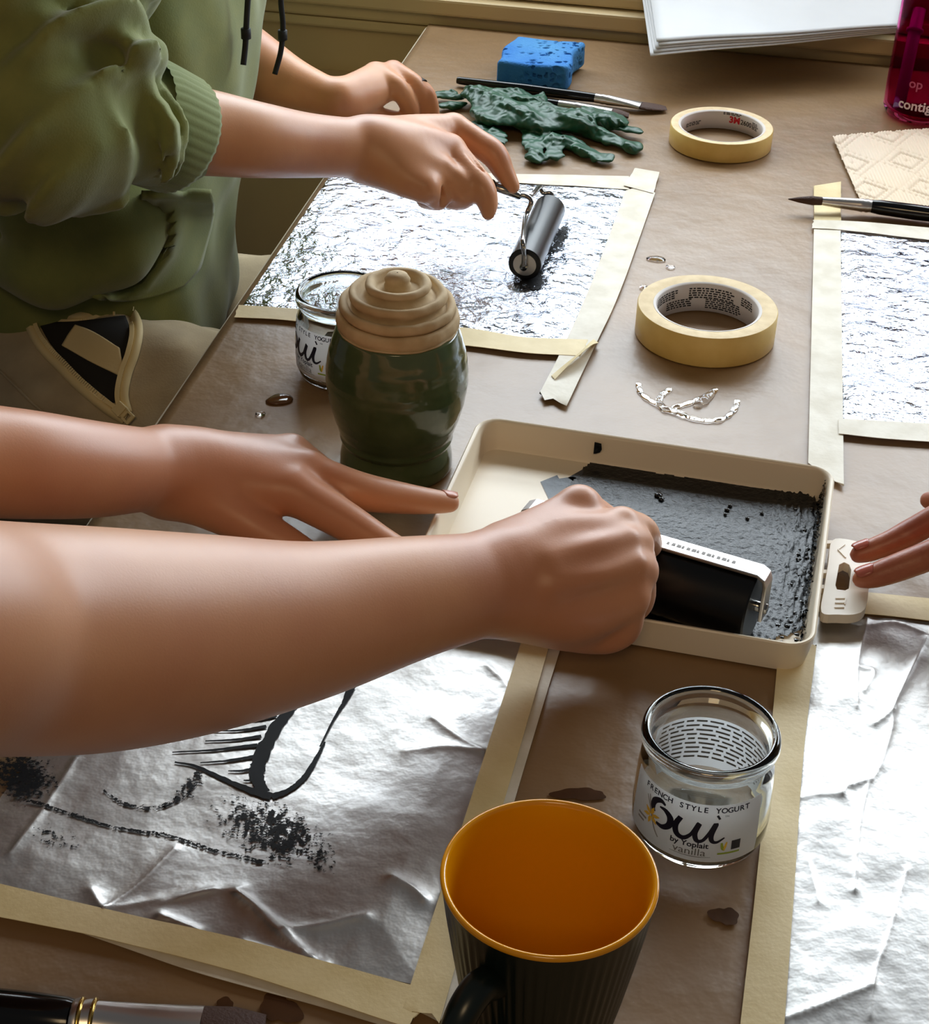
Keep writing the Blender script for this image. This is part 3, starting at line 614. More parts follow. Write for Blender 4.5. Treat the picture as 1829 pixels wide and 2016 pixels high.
# ---- plastic tray with clip
tcx, tcy, ta, tw, th = .1019, .878, -.2169, .2340, .1930
ca, sa = math.cos(ta), math.sin(ta); TX = np.array([ca, sa, 0]); TY = np.array([-sa, ca, 0]); TC = np.array([tcx, tcy, 0])
def TR(u, v, h): return TC + TX*u + TY*v + EZ*(T+h)
def to_tray(p): d = np.asarray(p)-TC; return float(d @ TX), float(d @ TY)
e_tray = empty('ink_tray', (tcx, tcy, T+.0008), 'shallow cream plastic tray with rounded corners and black ink', 'tray')
loops = [(tw-.012, th-.012, .010, .0012), (tw-.007, th-.007, .0125, .0022), (tw-.003, th-.003, .0145, .012), (tw, th, .016, .0215), (tw+.0006, th+.0006, .0162, .0228), (tw-.0012, th-.0012, .0152, .0236), (tw-.0044, th-.0044, .0135, .0232), (tw-.0062, th-.0062, .0125, .0215), (tw-.010, th-.010, .011, .0060), (tw-.0135, th-.0135, .0095, .0034)]
V = []; F = []
for (w, h, r, z) in loops: V += [TR(x, y, z) for x, y in rrect(w, h, r, 8)]
n = 36
for j in range(len(loops)-1):
    for i in range(n): F.append((j*n+i, j*n+(i+1) % n, (j+1)*n+(i+1) % n, (j+1)*n+i))
F.append(tuple(reversed(range(n)))); F.append(tuple((len(loops)-1)*n+i for i in range(n))); mobj('tray_body', V, F, M['tray'], e_tray, flat_angle=50)
# clip on the right wall
clip_px = [(1638, 1064), (1672, 1062), (1698, 1072), (1712, 1092), (1712, 1130), (1708, 1180), (1700, 1202), (1680, 1210), (1650, 1210), (1617, 1205), (1622, 1160), (1630, 1110)]
poly = [P(x, y, .0125)[:2] for x, y in clip_px][::-1]
hole = [P(x, y, .0125)[:2] for x, y in [(1652, 1112), (1662, 1107), (1672, 1112), (1676, 1122), (1672, 1158), (1664, 1162), (1648, 1160), (1645, 1152)]][::-1]
bm = bmesh.new()
def loop_edges(pts, z): vs = [bm.verts.new((p[0], p[1], z)) for p in pts]; return [bm.edges.new((vs[i], vs[(i+1) % len(vs)])) for i in range(len(vs))]
ee = loop_edges(spline([np.array(q) for q in poly]+[np.array(poly[0])], 4)[:-1], T+.0125)+loop_edges(hole, T+.0125)
bmesh.ops.triangle_fill(bm, edges=ee, use_beauty=True); fs = list(bm.faces)
ext = bmesh.ops.extrude_face_region(bm, geom=fs); bmesh.ops.translate(bm, vec=(0, 0, -.0062), verts=[v for v in ext['geom'] if isinstance(v, bmesh.types.BMVert)])
bmesh.ops.recalc_face_normals(bm, faces=bm.faces)
me = bpy.data.meshes.new('clip_handle'); bm.to_mesh(me); bm.free(); me.materials.append(M['clip']); ch = bpy.data.objects.new('clip_handle', me); COL.objects.link(ch)
ch.parent = e_tray; ch.matrix_parent_inverse = Matrix.Translation(e_tray.location).inverted(); bevel(ch, .0009, 2)
for (x0, y0, x1, y1) in ((1628, 1072, 1642, 1072), (1624, 1130, 1638, 1130), (1616, 1160, 1630, 1160)):
    a, c2 = P(x0-6, y0, .009), P(x1, y1, .009); d = c2-a; L = np.linalg.norm(d); d /= L; mb = MB(); mb.add(*obox((a+c2)/2, d, np.cross(EZ, d), EZ, L, .0035, .004)); mb.build('clip_tab', M['clip'], e_tray, smooth=False)
for (x0, y0, x1, y1) in ((1645, 1178, 1664, 1178), (1644, 1187, 1663, 1187), (1643, 1196, 1662, 1196), (1665, 1177, 1663, 1190), (1663, 1072, 1650, 1082), (1650, 1082, 1665, 1098)):
    a, c2 = P(x0, y0, .0127), P(x1, y1, .0127); d = c2-a; L = np.linalg.norm(d); d /= L; mb = MB(); mb.add(*obox((a+c2)/2, d, np.cross(EZ, d), EZ, L, .0007, .0009)); mb.build('raised_mark', M['clip'], ch, smooth=False).matrix_parent_inverse = Matrix.Translation(e_tray.location).inverted() if False else Matrix()
# ink rolled out in the tray
def inside(poly, x, y):
    r = False; j = len(poly)-1
    for i in range(len(poly)):
        xi, yi = poly[i]; xj, yj = poly[j]
        if (yi > y) != (yj > y) and x < (xj-xi)*(y-yi)/(yj-yi)+xi: r = not r
        j = i
    return r
ink_px = [(1168, 906), (1230, 918), (1300, 932), (1380, 942), (1460, 955), (1540, 968), (1590, 976), (1618, 996), (1622, 1060), (1612, 1120), (1600, 1180), (1575, 1240), (1520, 1262), (1400, 1250), (1290, 1230), (1180, 1180), (1120, 1130), (1095, 1050), (1080, 1000), (1110, 965), (1130, 945)]
ip = [to_tray(P(x, y, .004)) for x, y in ink_px]
us = np.arange(min(p[0] for p in ip)-.004, max(p[0] for p in ip)+.004, .0011); vs = np.arange(min(p[1] for p in ip)-.004, max(p[1] for p in ip)+.004, .0011)
rag = wob(21, 700, 9); wr = wob(22, 900, 9); wr2 = wob(23, 1500, 9); V = []; F = []; idx = {}
def ink_h(u, v):
    edge = max(0, min(1, (u-.070)/.03)); lump = max(0, float(wr2(u, v, 0))-.8)
    return .0040 + .00006*float(wr(u, v, 0)) + edge*(.0014*max(0, math.sin(u*1500+2.2*math.sin(v*70)+1.4*math.sin(v*190)))**3 + .0009*abs(float(wr(u*1.4, v*.12, 1)))) + .0005*edge*lump
def keep(u, v): return inside(ip, u+.0012*float(rag(u, v, 0)), v+.0012*float(rag(v, u, 3)))
for i, u in enumerate(us[:-1]):
    for j, v in enumerate(vs[:-1]):
        if keep(u, v):
            q = []
            for a, c2 in ((i, j), (i+1, j), (i+1, j+1), (i, j+1)):
                if (a, c2) not in idx: idx[(a, c2)] = len(V); V.append(TR(us[a], vs[c2], ink_h(us[a], vs[c2])))
                q.append(idx[(a, c2)])
            F.append(q)
inkp = mobj('ink_layer', V, F, M['ink'], e_tray)
M['ink_thin'] = mat('thin grey ink film', (48, 56, 66), .4, bump=.4, bscale=300, bdist=.001)
mb = MB()
for pl in ([(1064, 948), (1097, 935), (1101, 942), (1128, 938), (1150, 945), (1140, 990), (1090, 1002)], [(1118, 940), (1150, 922), (1158, 935), (1140, 955)]):
    q = [TR(*to_tray(P(x, y, .0038)), .0037) for x, y in pl]; mb.add(q, [tuple(reversed(range(len(q))))])
mb.build('ink_smear', M['ink_thin'], e_tray, smooth=False)
# thick wet ink beads along the right wall and lumps
mb = MB()
def bead(mb, p, r, flat=.6):
    s = random.random()*6; V = []; F = []; nn, mm = 8, 5
    for a in range(mm+1):
        th_ = math.pi*a/mm
        for b_ in range(nn):
            ph = 2*math.pi*b_/nn+s; rr = r*(1+.25*math.sin(3*ph+s)); V.append((p[0]+rr*math.sin(th_)*math.cos(ph), p[1]+rr*math.sin(th_)*math.sin(ph), p[2]+r*flat*math.cos(th_)))
    for a in range(mm):
        for b_ in range(nn): F.append((a*nn+b_, (a+1)*nn+b_, (a+1)*nn+(b_+1) % nn, a*nn+(b_+1) % nn))
    mb.add(V, F)
for k in range(45):
    v = -.088+.165*random.random(); bead(mb, TR(tw/2-.0095-random.random()**2*.012, v, .0048), random.uniform(.0008, .0018), .35)
rw = wob(25, 620, 9); wv_ = np.arange(-.080, .086, .0011); wh_ = np.arange(.0036, .0226, .0011); Vw = []; Fw = []; ix = {}
for i_, v_ in enumerate(wv_[:-1]):
    for j_, h_ in enumerate(wh_[:-1]):
        top = .009+.012*max(0, min(1, (v_+.03)/.07)); f_ = float(rw(v_*1.0, h_*1.6, 0))
        if (h_ < top and f_ > -.25) or f_ > 1.2:
            q_ = []
            for a_, b_ in ((i_, j_), (i_+1, j_), (i_+1, j_+1), (i_, j_+1)):
                if (a_, b_) not in ix:
                    hh_ = wh_[b_]; ix[(a_, b_)] = len(Vw); Vw.append(TR(tw/2-.0052+(hh_-.006)*.12-.0011-.0012*abs(float(wr2(wv_[a_], hh_, 2))), wv_[a_], hh_))
                q_.append(ix[(a_, b_)])
            Fw.append(q_[::-1])
mobj('ink_on_wall', Vw, Fw, M['ink_wet'], e_tray)
for (x, y, r) in ((1297, 975, .0028), (1302, 982, .002), (1432, 1003, .0018), (1438, 995, .0016), (1428, 1012, .0014), (1472, 1020, .0015), (1500, 1010, .0013)): bead(mb, P(x, y, .0048), r, .5)
wi = mb.build('wet_ink_clots', M['ink_wet'], e_tray); wi['kind'] = 'stuff'
q0 = to_tray(P(1176, 856, .019)); vv = th/2-.0040; mb = MB(); Vd = []
for (du, hh, s) in ((0, .0195, 0), (.0045, .0190, 0), (.0052, .0150, 0), (.0042, .0128, 0), (.0015, .0115, 0), (0, .0112, 0)): Vd.append(TR(q0[0]+du, vv-.0012-(.0215-hh)*.11+.0002, hh))
mb.add(Vd, [tuple(range(6))]); mb.add([p - TY*.0006 for p in Vd], [tuple(reversed(range(6)))]); mb.build('ink_drip', M['ink'], e_tray, smooth=False)

# ---- big brayer in the tray
L0 = P(1034, 990, .050); R0 = P(1514, 1130, .050); ax = R0-L0; BL = np.linalg.norm(ax); ax /= BL; nx = np.cross(EZ, ax)
mid = (L0+R0)/2
e = empty('large_brayer', (mid[0], mid[1], T+.004), 'large brayer with wide black roller lying in the ink tray', 'brayer')
def BR(u, v, h): return np.array([mid[0], mid[1], T]) + ax*u + nx*v + EZ*h
rr = .0222; ah = .0262
V = []; F = []; n = 48
for (u, r) in ((-BL/2+.005, .001), (-BL/2+.005, rr-.001), (-BL/2+.006, rr), (BL/2-.006, rr), (BL/2-.005, rr-.001), (BL/2-.005, .001)):
    for i in range(n): a = 2*math.pi*i/n; V.append(BR(u, r*math.cos(a), ah+r*math.sin(a)))
for j in range(5):
    for i in range(n): F.append((j*n+i, (j+1)*n+i, (j+1)*n+(i+1) % n, j*n+(i+1) % n))
mobj('rubber_roller', V, F, M['rubber'], e, flat_angle=40)
sp_ = [(-BL/2, ah-.006), (-BL/2, .044), (-BL/2+.0012, .0478), (-BL/2+.005, .050), (BL/2-.005, .050), (BL/2-.0012, .0478), (BL/2, .044), (BL/2, ah-.006)]
V = []; F = []; hw = .0062
for i, (u, h) in enumerate(sp_):
    t = np.array(sp_[min(i+1, 7)])-np.array(sp_[max(i-1, 0)]); t = t/np.linalg.norm(t); no = np.array([t[1], -t[0]])*.0011
    for s, w in ((1, -hw), (1, hw), (-1, hw), (-1, -hw)): V.append(BR(u+no[0]*s, w, h+no[1]*s))
for i in range(7):
    for k in range(4): F.append((i*4+k, i*4+(k+1) % 4, (i+1)*4+(k+1) % 4, (i+1)*4+k))
F += [(0, 1, 2, 3), (31, 30, 29, 28)]; V = np.array(V); o = mobj('steel_frame', V, F, M['steel'], e, smooth=False)
bm = bmesh.new(); bm.from_mesh(o.data); bmesh.ops.recalc_face_normals(bm, faces=bm.faces); bm.to_mesh(o.data); bm.free(); bevel(o, .0005)
mb = MB()                                # worn, unreadable stamp on the steel
for k_ in range(14):
    u_ = .014+k_*.0030; mb.add([BR(u_+du, dv, .0513) for du, dv in ((0, -.0014), (.0016+.0006*(k_ % 3), -.0012), (.0014+.0006*(k_ % 3), .0010+.0003*(k_ % 2)), (.0002, .0012))], [(0, 1, 2, 3)])
mb.build('worn_stamp', M['print_grey'], o, smooth=False)
for s in (-1, 1): mb = MB(); mb.add(*tube([BR(s*(BL/2-.012), 0, ah), BR(s*(BL/2+.0022), 0, ah)], .0032, 14)); mb.build('axle', M['chrome'], e)
HB0 = BR(-.012, 0, .0505); HB1 = BR(-.016, -.018, .058); HB2 = BR(-.030, -.095, .070)
mb = MB(); mb.add(*tube([HB0, HB1, HB1*.8+HB2*.2], [.004, .005, .006], 14)); mb.build('ferrule', M['chrome'], e)
mb = MB(); mb.add(*tube([HB1*.85+HB2*.15, HB1*.5+HB2*.5, HB2], [.009, .0115, .0095], 16)); mb.build('handle', M['lacquer'], e)

# ---- small brayer held over the bright foil
n0 = P(1033, 521, .0165); f0 = P(1082, 412, .0165); a2 = f0-n0; AL = np.linalg.norm(a2); a2 /= AL; nx2 = np.cross(EZ, a2)
e = empty('small_brayer', (n0[0], n0[1], T+.004), 'small brayer with shiny dark roller and chrome wire frame on the bright foil', 'brayer')
r2 = .0132; V = []; F = []; n = 48
pr = [(0.0006, .0088), (0, .0092), (0, r2-.0008), (.0008, r2), (AL-.0008, r2), (AL, r2-.0008), (AL, .001)]
for (u, r) in pr:
    for i in range(n): a = 2*math.pi*i/n; V.append(n0+a2*u+nx2*r*math.cos(a)+EZ*r*math.sin(a))
for j in range(len(pr)-1):
    for i in range(n): F.append((j*n+i, (j+1)*n+i, (j+1)*n+(i+1) % n, j*n+(i+1) % n))
mobj('roller', V, F, M['rubber'], e, flat_angle=40)
V, F = tube([n0-a2*.0006, n0+a2*.004], [.0092, .0092], 32); mobj('hub_disc', V, F, M['steel'], e, flat_angle=40)
fer = P(1018, 384, .046)
wr_ = spline([n0-a2*.004, n0-a2*.0045+EZ*.010, n0-a2*.003+EZ*.022+nx2*.002, PZ(1034, 430, dep(n0)+.035), PZ(1046, 398, dep(fer)-.002), PZ(1036, 386, dep(fer)), fer], 8)
mb = MB(); mb.add(*tube(wr_, .0021, 12)); mb.add(*tube([n0-a2*.0055, n0+a2*.002], .003, 14)); mb.build('wire_arm', M['chrome'], e)
wr_ = spline([f0+a2*.004, f0+a2*.0045+EZ*.012, PZ(1070, 380, dep(f0)-.003), PZ(1062, 369, dep(f0)-.006), PZ(1050, 381, dep(fer)+.012), PZ(1036, 386, dep(fer)+.004), fer], 8)
mb = MB(); mb.add(*tube(wr_, .0021, 12)); mb.build('wire_arm', M['chrome'], e)
hA0 = P(970, 366, .056); hA1 = P(800, 330, .082)
mb = MB(); mb.add(*tube([fer+(fer-hA0)*.12, fer, hA0], [.0032, .0034, .0034], 12)); mb.build('ferrule', M['chrome'], e)
mb = MB(); mb.add(*tube([hA0, hA0*.8+hA1*.2, hA0*.4+hA1*.6, hA1], [.005, .0075, .0085, .007], 14)); mb.build('handle', M['lacquer'], e)

# ---- brushes
def brush(pts, rads, mats, names, label, flat=None, extra=None):
    """pts: list of sections (px points with h), each a part; one object tree per brush"""
    p0 = pts[0][0]; e = empty('paint_brush', (p0[0], p0[1], T+.001), label, 'brush', 'paint brushes')
    for sec, rd, m, nm, fl_ in zip(pts, rads, mats, names, flat or [None]*len(pts)):
        V, F = tube(sec, rd, 18); V = np.array(V)
        if fl_:                                   # flatten towards the tip
            n = 18
            for i in range(len(sec)):
                c = np.array(sec[i]); f = fl_[i]; d = np.array(sec[min(i+1, len(sec)-1)])-np.array(sec[max(i-1, 0)]); d /= np.linalg.norm(d); side = np.cross(d, EZ); side /= np.linalg.norm(side); upn = np.cross(side, d)
                q = V[i*n:(i+1)*n]-c; s_, u_ = q @ side, q @ upn; V[i*n:(i+1)*n] = c + np.outer(s_*f[0], side)+np.outer(u_*f[1], upn) + np.outer(q @ d, d)
        mobj(nm, V, F, m, e, flat_angle=50)
    return e
def LN(p, q, ts): return [p*(1-t)+q*t for t in ts]
a, c2 = P(900, 158, .0065), P(1172, 193, .0068); d = c2-a; L = np.linalg.norm(d); d /= L
b1 = brush([LN(a, c2, (0, .02, .5, .9, 1)), LN(c2, P(1262, 208, .006), (0, .12, .16, .24, .28, .7, 1)), LN(P(1258, 207.5, .0055), P(1312, 213, .003), (0, .3, .8, 1))],
      [[.0032, .0038, .0052, .0048, .0044], [.0046, .0046, .0050, .0046, .0050, .0046, .005], [.0048, .0052, .0046, .0036]], [M['lacquer'], M['steel'], M['bristle']], ['handle', 'ferrule', 'bristles'],
      'long black brush with silver ferrule lying behind the green gloves', [None, [(1, 1)]*5+[(1.3, .75), (1.7, .5)], [(1.7, .5), (1.8, .45), (1.7, .3), (1.5, .15)]])
a, c2 = P(960, 186, .006), P(1100, 206, .006)
b2 = brush([LN(a, c2, (0, .5, 1)), LN(c2, P(1205, 222, .006), (0, .3, .34, .4, 1)), LN(P(1203, 221.5, .006), P(1238, 228, .004), (0, .5, 1))],
      [[.0035, .0045, .0042], [.0044, .0046, .005, .0046, .0048], [.0048, .005, .0044]], [M['lacquer'], M['steel'], M['bristle']], ['handle', 'ferrule', 'bristles'],
      'dark brush mostly covered by the green gloves, short bristles showing', [None, [(1, 1)]*4+[(1.3, .8)], [(1.3, .8), (1.4, .7), (1.3, .4)]])
a, c2, d2 = P(1552, 392, .012), P(1618, 396, .0115), P(1716, 406, .0085)
b3 = brush([LN(c2, a, (0, .3, .7, 1)), LN(c2, d2, (0, .3, .75, .80, .85, .90, .95, 1)), LN(d2, P(2010, 446, .007), (0, .06, .3, .7, 1))],
      [[.0036, .0040, .0024, .0004], [.0036, .0046, .0056, .0060, .0055, .0060, .0055, .0055], [.0056, .0064, .0068, .0055, .004]], [M['bristle'], M['steel'], M['lacquer']], ['bristles', 'ferrule', 'handle'],
      'round brush with pointed tip lying below the paper towel')
a, c2, d2 = P(-260, 1968, .012), P(142, 2012, .013), P(395, 2030, .011)
b4 = brush([LN(a, c2, (0, .3, .8, .97, 1)), LN(c2, d2, (0, .04, .08, .14, .18, .6, 1)), LN(d2, P(520, 2038, .009), (0, .5, 1))],
      [[.009, .0105, .0108, .0102, .0095], [.0095, .0104, .0096, .0104, .0096, .0098, .0100], [.0098, .0104, .009]], [M['lacquer'], M['steel'], M['bristle']], ['handle', 'ferrule', 'bristles'],
      'thick black brush with metal ferrule in the near left corner', [None, [(1, 1)]*5+[(1.15, .8), (1.3, .62)], [(1.3, .62), (1.3, .55), (1.2, .4)]])

for t_ in (.05, .15):
    p_, q_ = c2*(1-t_)+d2*t_, c2*(1-t_-.035)+d2*(t_+.035); mb = MB(); mb.add(*tube([p_, p_*.5+q_*.5, q_], [.0102, .0112, .0102], 24)); mb.build('crimp_ring', M['brass'], b4)
# ---- sponge
c = P(1061, 128, .012); ang = math.radians(-14); ux = np.array([math.cos(ang), math.sin(ang), 0]); uy = np.array([-math.sin(ang), math.cos(ang), 0])
S = SDF(np.array([c[0]-.056, c[1]-.06, T-.004]), np.array([c[0]+.056, c[1]+.06, T+.036]), .0009)
X, Y, Z = S.ax[0][:, None, None]-c[0], S.ax[1][None, :, None]-c[1], S.ax[2][None, None, :]-(T+.0138)
U = X*ux[0]+Y*ux[1]; W_ = X*uy[0]+Y*uy[1]; U = U+.0025*np.sin(W_*95+1); W2 = W_+.003*np.sin(U*80+.6); Z2 = Z-.0015*np.sin(U*60)
q = np.stack(np.broadcast_arrays(np.abs(U)-.0325, np.abs(W2)-.0365, np.abs(Z2)-.0085)); S.F = (np.sqrt((np.maximum(q, 0)**2).sum(0))+np.minimum(q.max(0), 0)-.0042).astype(np.float32)
rs2 = np.random.RandomState(3)
for k in range(330):
    u, v = (rs2.rand()-.5)*.070, (rs2.rand()-.5)*.078; f = k % 3
    p = c+ux*u+uy*v; p[2] = T+.0265 if f == 0 else T+.003+rs2.rand()*.022
    if f == 1: p = c+ux*u+uy*(-.041); p[2] = T+.003+rs2.rand()*.022
    if f == 2: p = c+ux*(.037 if k % 2 else -.037)+uy*v; p[2] = T+.003+rs2.rand()*.022
    r = .0008+rs2.rand()**2*.0018; S.ell(p, (r*1.5, r, r*1.2), k=.0004, cut=True)
V, Q = S.mesh(); V[:, 2] = np.maximum(V[:, 2], T+.0012); sp_o = mobj('sponge', V, Q, M['sponge']); tag(sp_o, 'blue rectangular sponge near the far wall trim', 'sponge')

# ---- nitrile gloves: flattened fingers with crumples
def glove(name, label, blobs, seed, top=.05, amp=.0035, floor=0.0):
    pts = []
    for (x0, y0, x1, y1, h, w, t) in blobs: pts += [P(x0, y0, h), P(x1, y1, h)]
    pts = np.array(pts); lo = pts.min(0)-.03; hi = pts.max(0)+.03; lo[2] = T-.004; hi[2] = T+top
    S = SDF(lo, hi, .0011)
    for (x0, y0, x1, y1, h, w, t) in blobs:
        a, b = P(x0, y0, h), P(x1, y1, h); d = b-a; L = np.linalg.norm(d); d /= L; s = np.cross(EZ, d); s /= np.linalg.norm(s); u = np.cross(d, s)
        S.ell((a+b)/2, (L/2+w*.5, w, t), [d, s, u], k=.004)
        if w < .0136: S.ell(b-d*w*.3, (w*1.1, w*.95, t*1.05), [d, s, u], k=.003); S.ell(a*.45+b*.55, (L*.35, w*.95, t), [d, s, u], k=.003)
    t1 = tri(seed, 26, 6); t2 = tri(seed+1, 62, 7); t3 = wob(seed+2, 70, 6); t4 = tri(seed+3, 130, 7)
    S.wave(lambda x, y, z: .019*(.34-t1(x+.006*t3(x, y, z), y+z))+.010*(.30-t2(x+z*.7, y+.004*t3(y, x, z)))+.003*(.3-t4(x, y+z)))
    S.F = np.maximum(S.F, (T+.0016+floor-S.ax[2])[None, None, :].astype(np.float32))
    V, Q = S.mesh(); V = relax(V, Q, 1, .25); o = mobj(name, V, Q, M['glove']); tag(o, label, 'glove', 'green rubber gloves'); return o
glove('rubber_glove', 'crumpled dark green glove whose fingers spread toward the tape roll, on top', [
    (985, 222, 1130, 240, .012, .032, .011), (950, 190, 1000, 240, .014, .026, .012), (1045, 235, 1056, 312, .005, .0135, .005), (1085, 250, 1092, 305, .006, .013, .005),
    (1085, 262, 1192, 312, .005, .0125, .005), (1130, 250, 1250, 290, .005, .012, .005), (1160, 235, 1256, 259, .007, .011, .005), (1075, 215, 1150, 245, .014, .020, .008), (1110, 232, 1160, 225, .018, .015, .007)], 31)
glove('rubber_glove', 'second dark green glove bunched under the other, by the resting hand', [
    (858, 186, 905, 192, .007, .013, .007), (865, 208, 915, 203, .005, .011, .006), (915, 185, 985, 192, .013, .020, .010), (940, 240, 985, 280, .006, .018, .007), (1160, 218, 1225, 240, .010, .018, .008), (985, 188, 1060, 205, .010, .020, .009)], 41)

# ---- paper towel
q = [P(1638, 276, .001), P(1960, 252, .001), P(1960, 424, .001), P(1692, 398, .001)]; nU, nV = 170, 130; V = []; F = []
for lay in (0, 1):
    for j in range(nV):
        for i in range(nU):
            s, t = i/(nU-1), j/(nV-1); p = (q[0]*(1-s)+q[1]*s)*(1-t)+(q[3]*(1-s)+q[2]*s)*t
            u, v = (p[0]+p[1]*.10)/.052, (p[1]-p[0]*.15)/.062; du, dv = (u % 1)-.5, (v % 1)-.5; dm = abs(du)+abs(dv)
            z = .0036 + .00045*math.sin(p[0]*2100) - .0017*math.exp(-((dm-.30)/.035)**2) - .0012*math.exp(-((dm-.48)/.03)**2)*(.5+.5*math.sin((u-v)*38)) - .0012*math.exp(-(dm/.05)**2)
            z += .0025*max(0, 1-s*2.2)*max(0, .6-t) + .0012*math.sin(p[0]*22+p[1]*15) + .0013
            V.append((p[0], p[1], T+z-.0006*lay))
N = nU*nV
for j in range(nV-1):
    for i in range(nU-1): k = j*nU+i; F.append((k, k+nU, k+nU+1, k+1)); F.append((N+k, N+k+1, N+k+nU+1, N+k+nU))
ring = list(range(nU))+[j*nU+nU-1 for j in range(1, nV)]+[(nV-1)*nU+i for i in range(nU-2, -1, -1)]+[j*nU for j in range(nV-2, 0, -1)]
for a, b in zip(ring, ring[1:]+ring[:1]): F.append((a, b, N+b, N+a))
tag(mobj('paper_towel', V, F, M['towel']), 'cream quilted paper towel in front of the pink bottle', 'paper towel')

# ---- water bottle
bc = P(1811, 226); bt = (bc[0], bc[1], T+.0012); e = empty('water_bottle', (bc[0], bc[1], T+.0008), 'magenta see-through water bottle with a straw inside', 'bottle')
out = [(.020, .002), (.030, .0), (.0345, .002), (.0370, .008), (.0372, .03), (.0362, .10), (.0362, .165), (.033, .178), (.029, .186)]; inn = [(.0275, .186), (.0315, .1765), (.0345, .164), (.0345, .10), (.0352, .03), (.0348, .012), (.032, .0065), (.020, .006)]
V, F = lathe(out+inn, bt, 64); nn = 64; F = F[:-1]; F.append(tuple(reversed(range(nn)))); F.append(tuple(range(len(V)-nn, len(V)))); mobj('tinted_body', V, F, M['magenta'], e)
V, F = lathe([(.0300, .186), (.0335, .187), (.034, .205), (.031, .215), (.0005, .217)], bt, 48); mobj('cap', V, F, M['straw'], e)
V, F = lathe([(.001, .0068), (.031, .0070), (.0342, .0125), (.0347, .03), (.0340, .10), (.0340, .112), (.001, .112)], bt, 48); mobj('pink_water', V, F, M['pink_water'], e)
s0, s1 = PZ(1768, 222, dep(bc)-.022), PZ(1812, 20, dep(bc)-.024); s0[2] = max(s0[2], T+.014)
mb = MB(); mb.add(*tube(LN(s0, s1, (0, .6, 1)), .0058, 16)); so_ = mb.build('straw', M['straw'], e)
mb = MB(); mb.add(*tube(LN(s0*.22+s1*.78, s0*.19+s1*.81, (0, 1)), .0078, 16)); mb.build('straw_collar', M['straw'], e)
fa = math.atan2(-bc[1], -bc[0])
def bw(R, a0, h0): return lambda u, v: (bc[0]+R*math.cos(a0+u/R), bc[1]+R*math.sin(a0+u/R), T+.0012+h0+v)
V, F = text_uv('contigo', .0135, 'LEFT', .0003); mapuv(V, F, bw(.0376, fa-.62, .0155), 'lettering', M['white_print'], e)
V, F = text_uv('op', .013, 'LEFT', .0002); mapuv(V, F, bw(.0373, fa-.42, .0370), 'lettering', M['pink_print'], e)

# ---- drawing paper on the sill
gp = 'sheets of drawing paper on the window sill'
def sheet(label, fl_, fr, k, m=M['paper']):
    h = .0460+.0022*k; a, b, c2, d2 = P(*fl_, h), P(*fr, h), P(1256+4*k, -60, h+.020), P(1800, -60, h+.026); n = 24; V = []; F = []
    for j in range(n):
        for i in range(n):
            s, t = i/(n-1), j/(n-1); p = (a*(1-s)+b*s)*(1-t)+(c2*(1-s)+d2*s)*t; p[2] += .0006*math.sin(9*s+2*t)-.0010*(4-k)*.4*(1-t)**3*(1-s); V.append(p)
    for j in range(n-1):
        for i in range(n-1): q = j*n+i; F.append((q, q+1, q+n+1, q+n))
    o = mobj('paper_sheet', V, F, m); so = o.modifiers.new('s', 'SOLIDIFY'); so.thickness = .0011; tag(o, label, 'paper', gp); return o
sheet('white drawing paper, topmost sheet of the stack on the window sill', (1293, 80), (1772, 50), 4)
sheet('white drawing paper directly below the top sheet of the sill stack', (1297, 87), (1772, 54), 3)
sheet('drawing paper in the middle of the sill stack, third from the top', (1291, 92), (1772, 57), 2)
sheet('drawing paper next to the bottom of the sill stack, fourth from the top', (1287, 99), (1772, 60), 1)
sheet('lowest drawing paper sheet of the sill stack, its corner sticking out furthest', (1281, 106), (1772, 63), 0)

# ---- water drops and wet spots
def drop(label, x, y, rx, ry, h=.0022, ang=0, cat='water drop', seed=0, m=None):
    c = P(x, y); V = [(c[0], c[1], T+h+.0007)]; F = []; nr, na = 6, 28; r_ = np.random.RandomState(seed); ph = r_.rand(3)*6
    for i in range(1, nr+1):
        t = i/nr
        for k in range(na):
            a = 2*math.pi*k/na; w = 1+.10*math.sin(2*a+ph[0])+.06*math.sin(3*a+ph[1]); u, v = rx*w*math.cos(a)*t, ry*w*math.sin(a)*t
            V.append((c[0]+u*math.cos(ang)-v*math.sin(ang), c[1]+u*math.sin(ang)+v*math.cos(ang), T+.0007+h*math.sqrt(max(0, 1-t*t))))
    for k in range(na): F.append((0, 1+k, 1+(k+1) % na))
    for i in range(nr-1):
        for k in range(na): a = 1+i*na+k; b = 1+i*na+(k+1) % na; F.append((a, a+na, b+na, b))
    F.append(tuple(1+(nr-1)*na+k for k in range(na))[::-1])
    o = mobj('water_drop', V, F, m or M['water']); tag(o, label, cat, 'water drops on the brown paper'); return o
drop('larger clear water drop above the middle tape roll', 1292, 511, .0075, .0048, .0018, seed=1); drop('small water drop right of the larger drop above the tape roll', 1320, 527, .0036, .003, .0018, seed=2)
drop('small water drop at the upper left edge of the middle tape roll', 1268, 567, .0034, .0036, .002, seed=3); drop('brown puddle drop left of the half-hidden jar', 551, 788, .0098, .0078, .0016, .1, seed=4, m=M['brown_water']); drop('tiny round water drop near the extended left hand', 513, 817, .0032, .0030, .0022, seed=5)
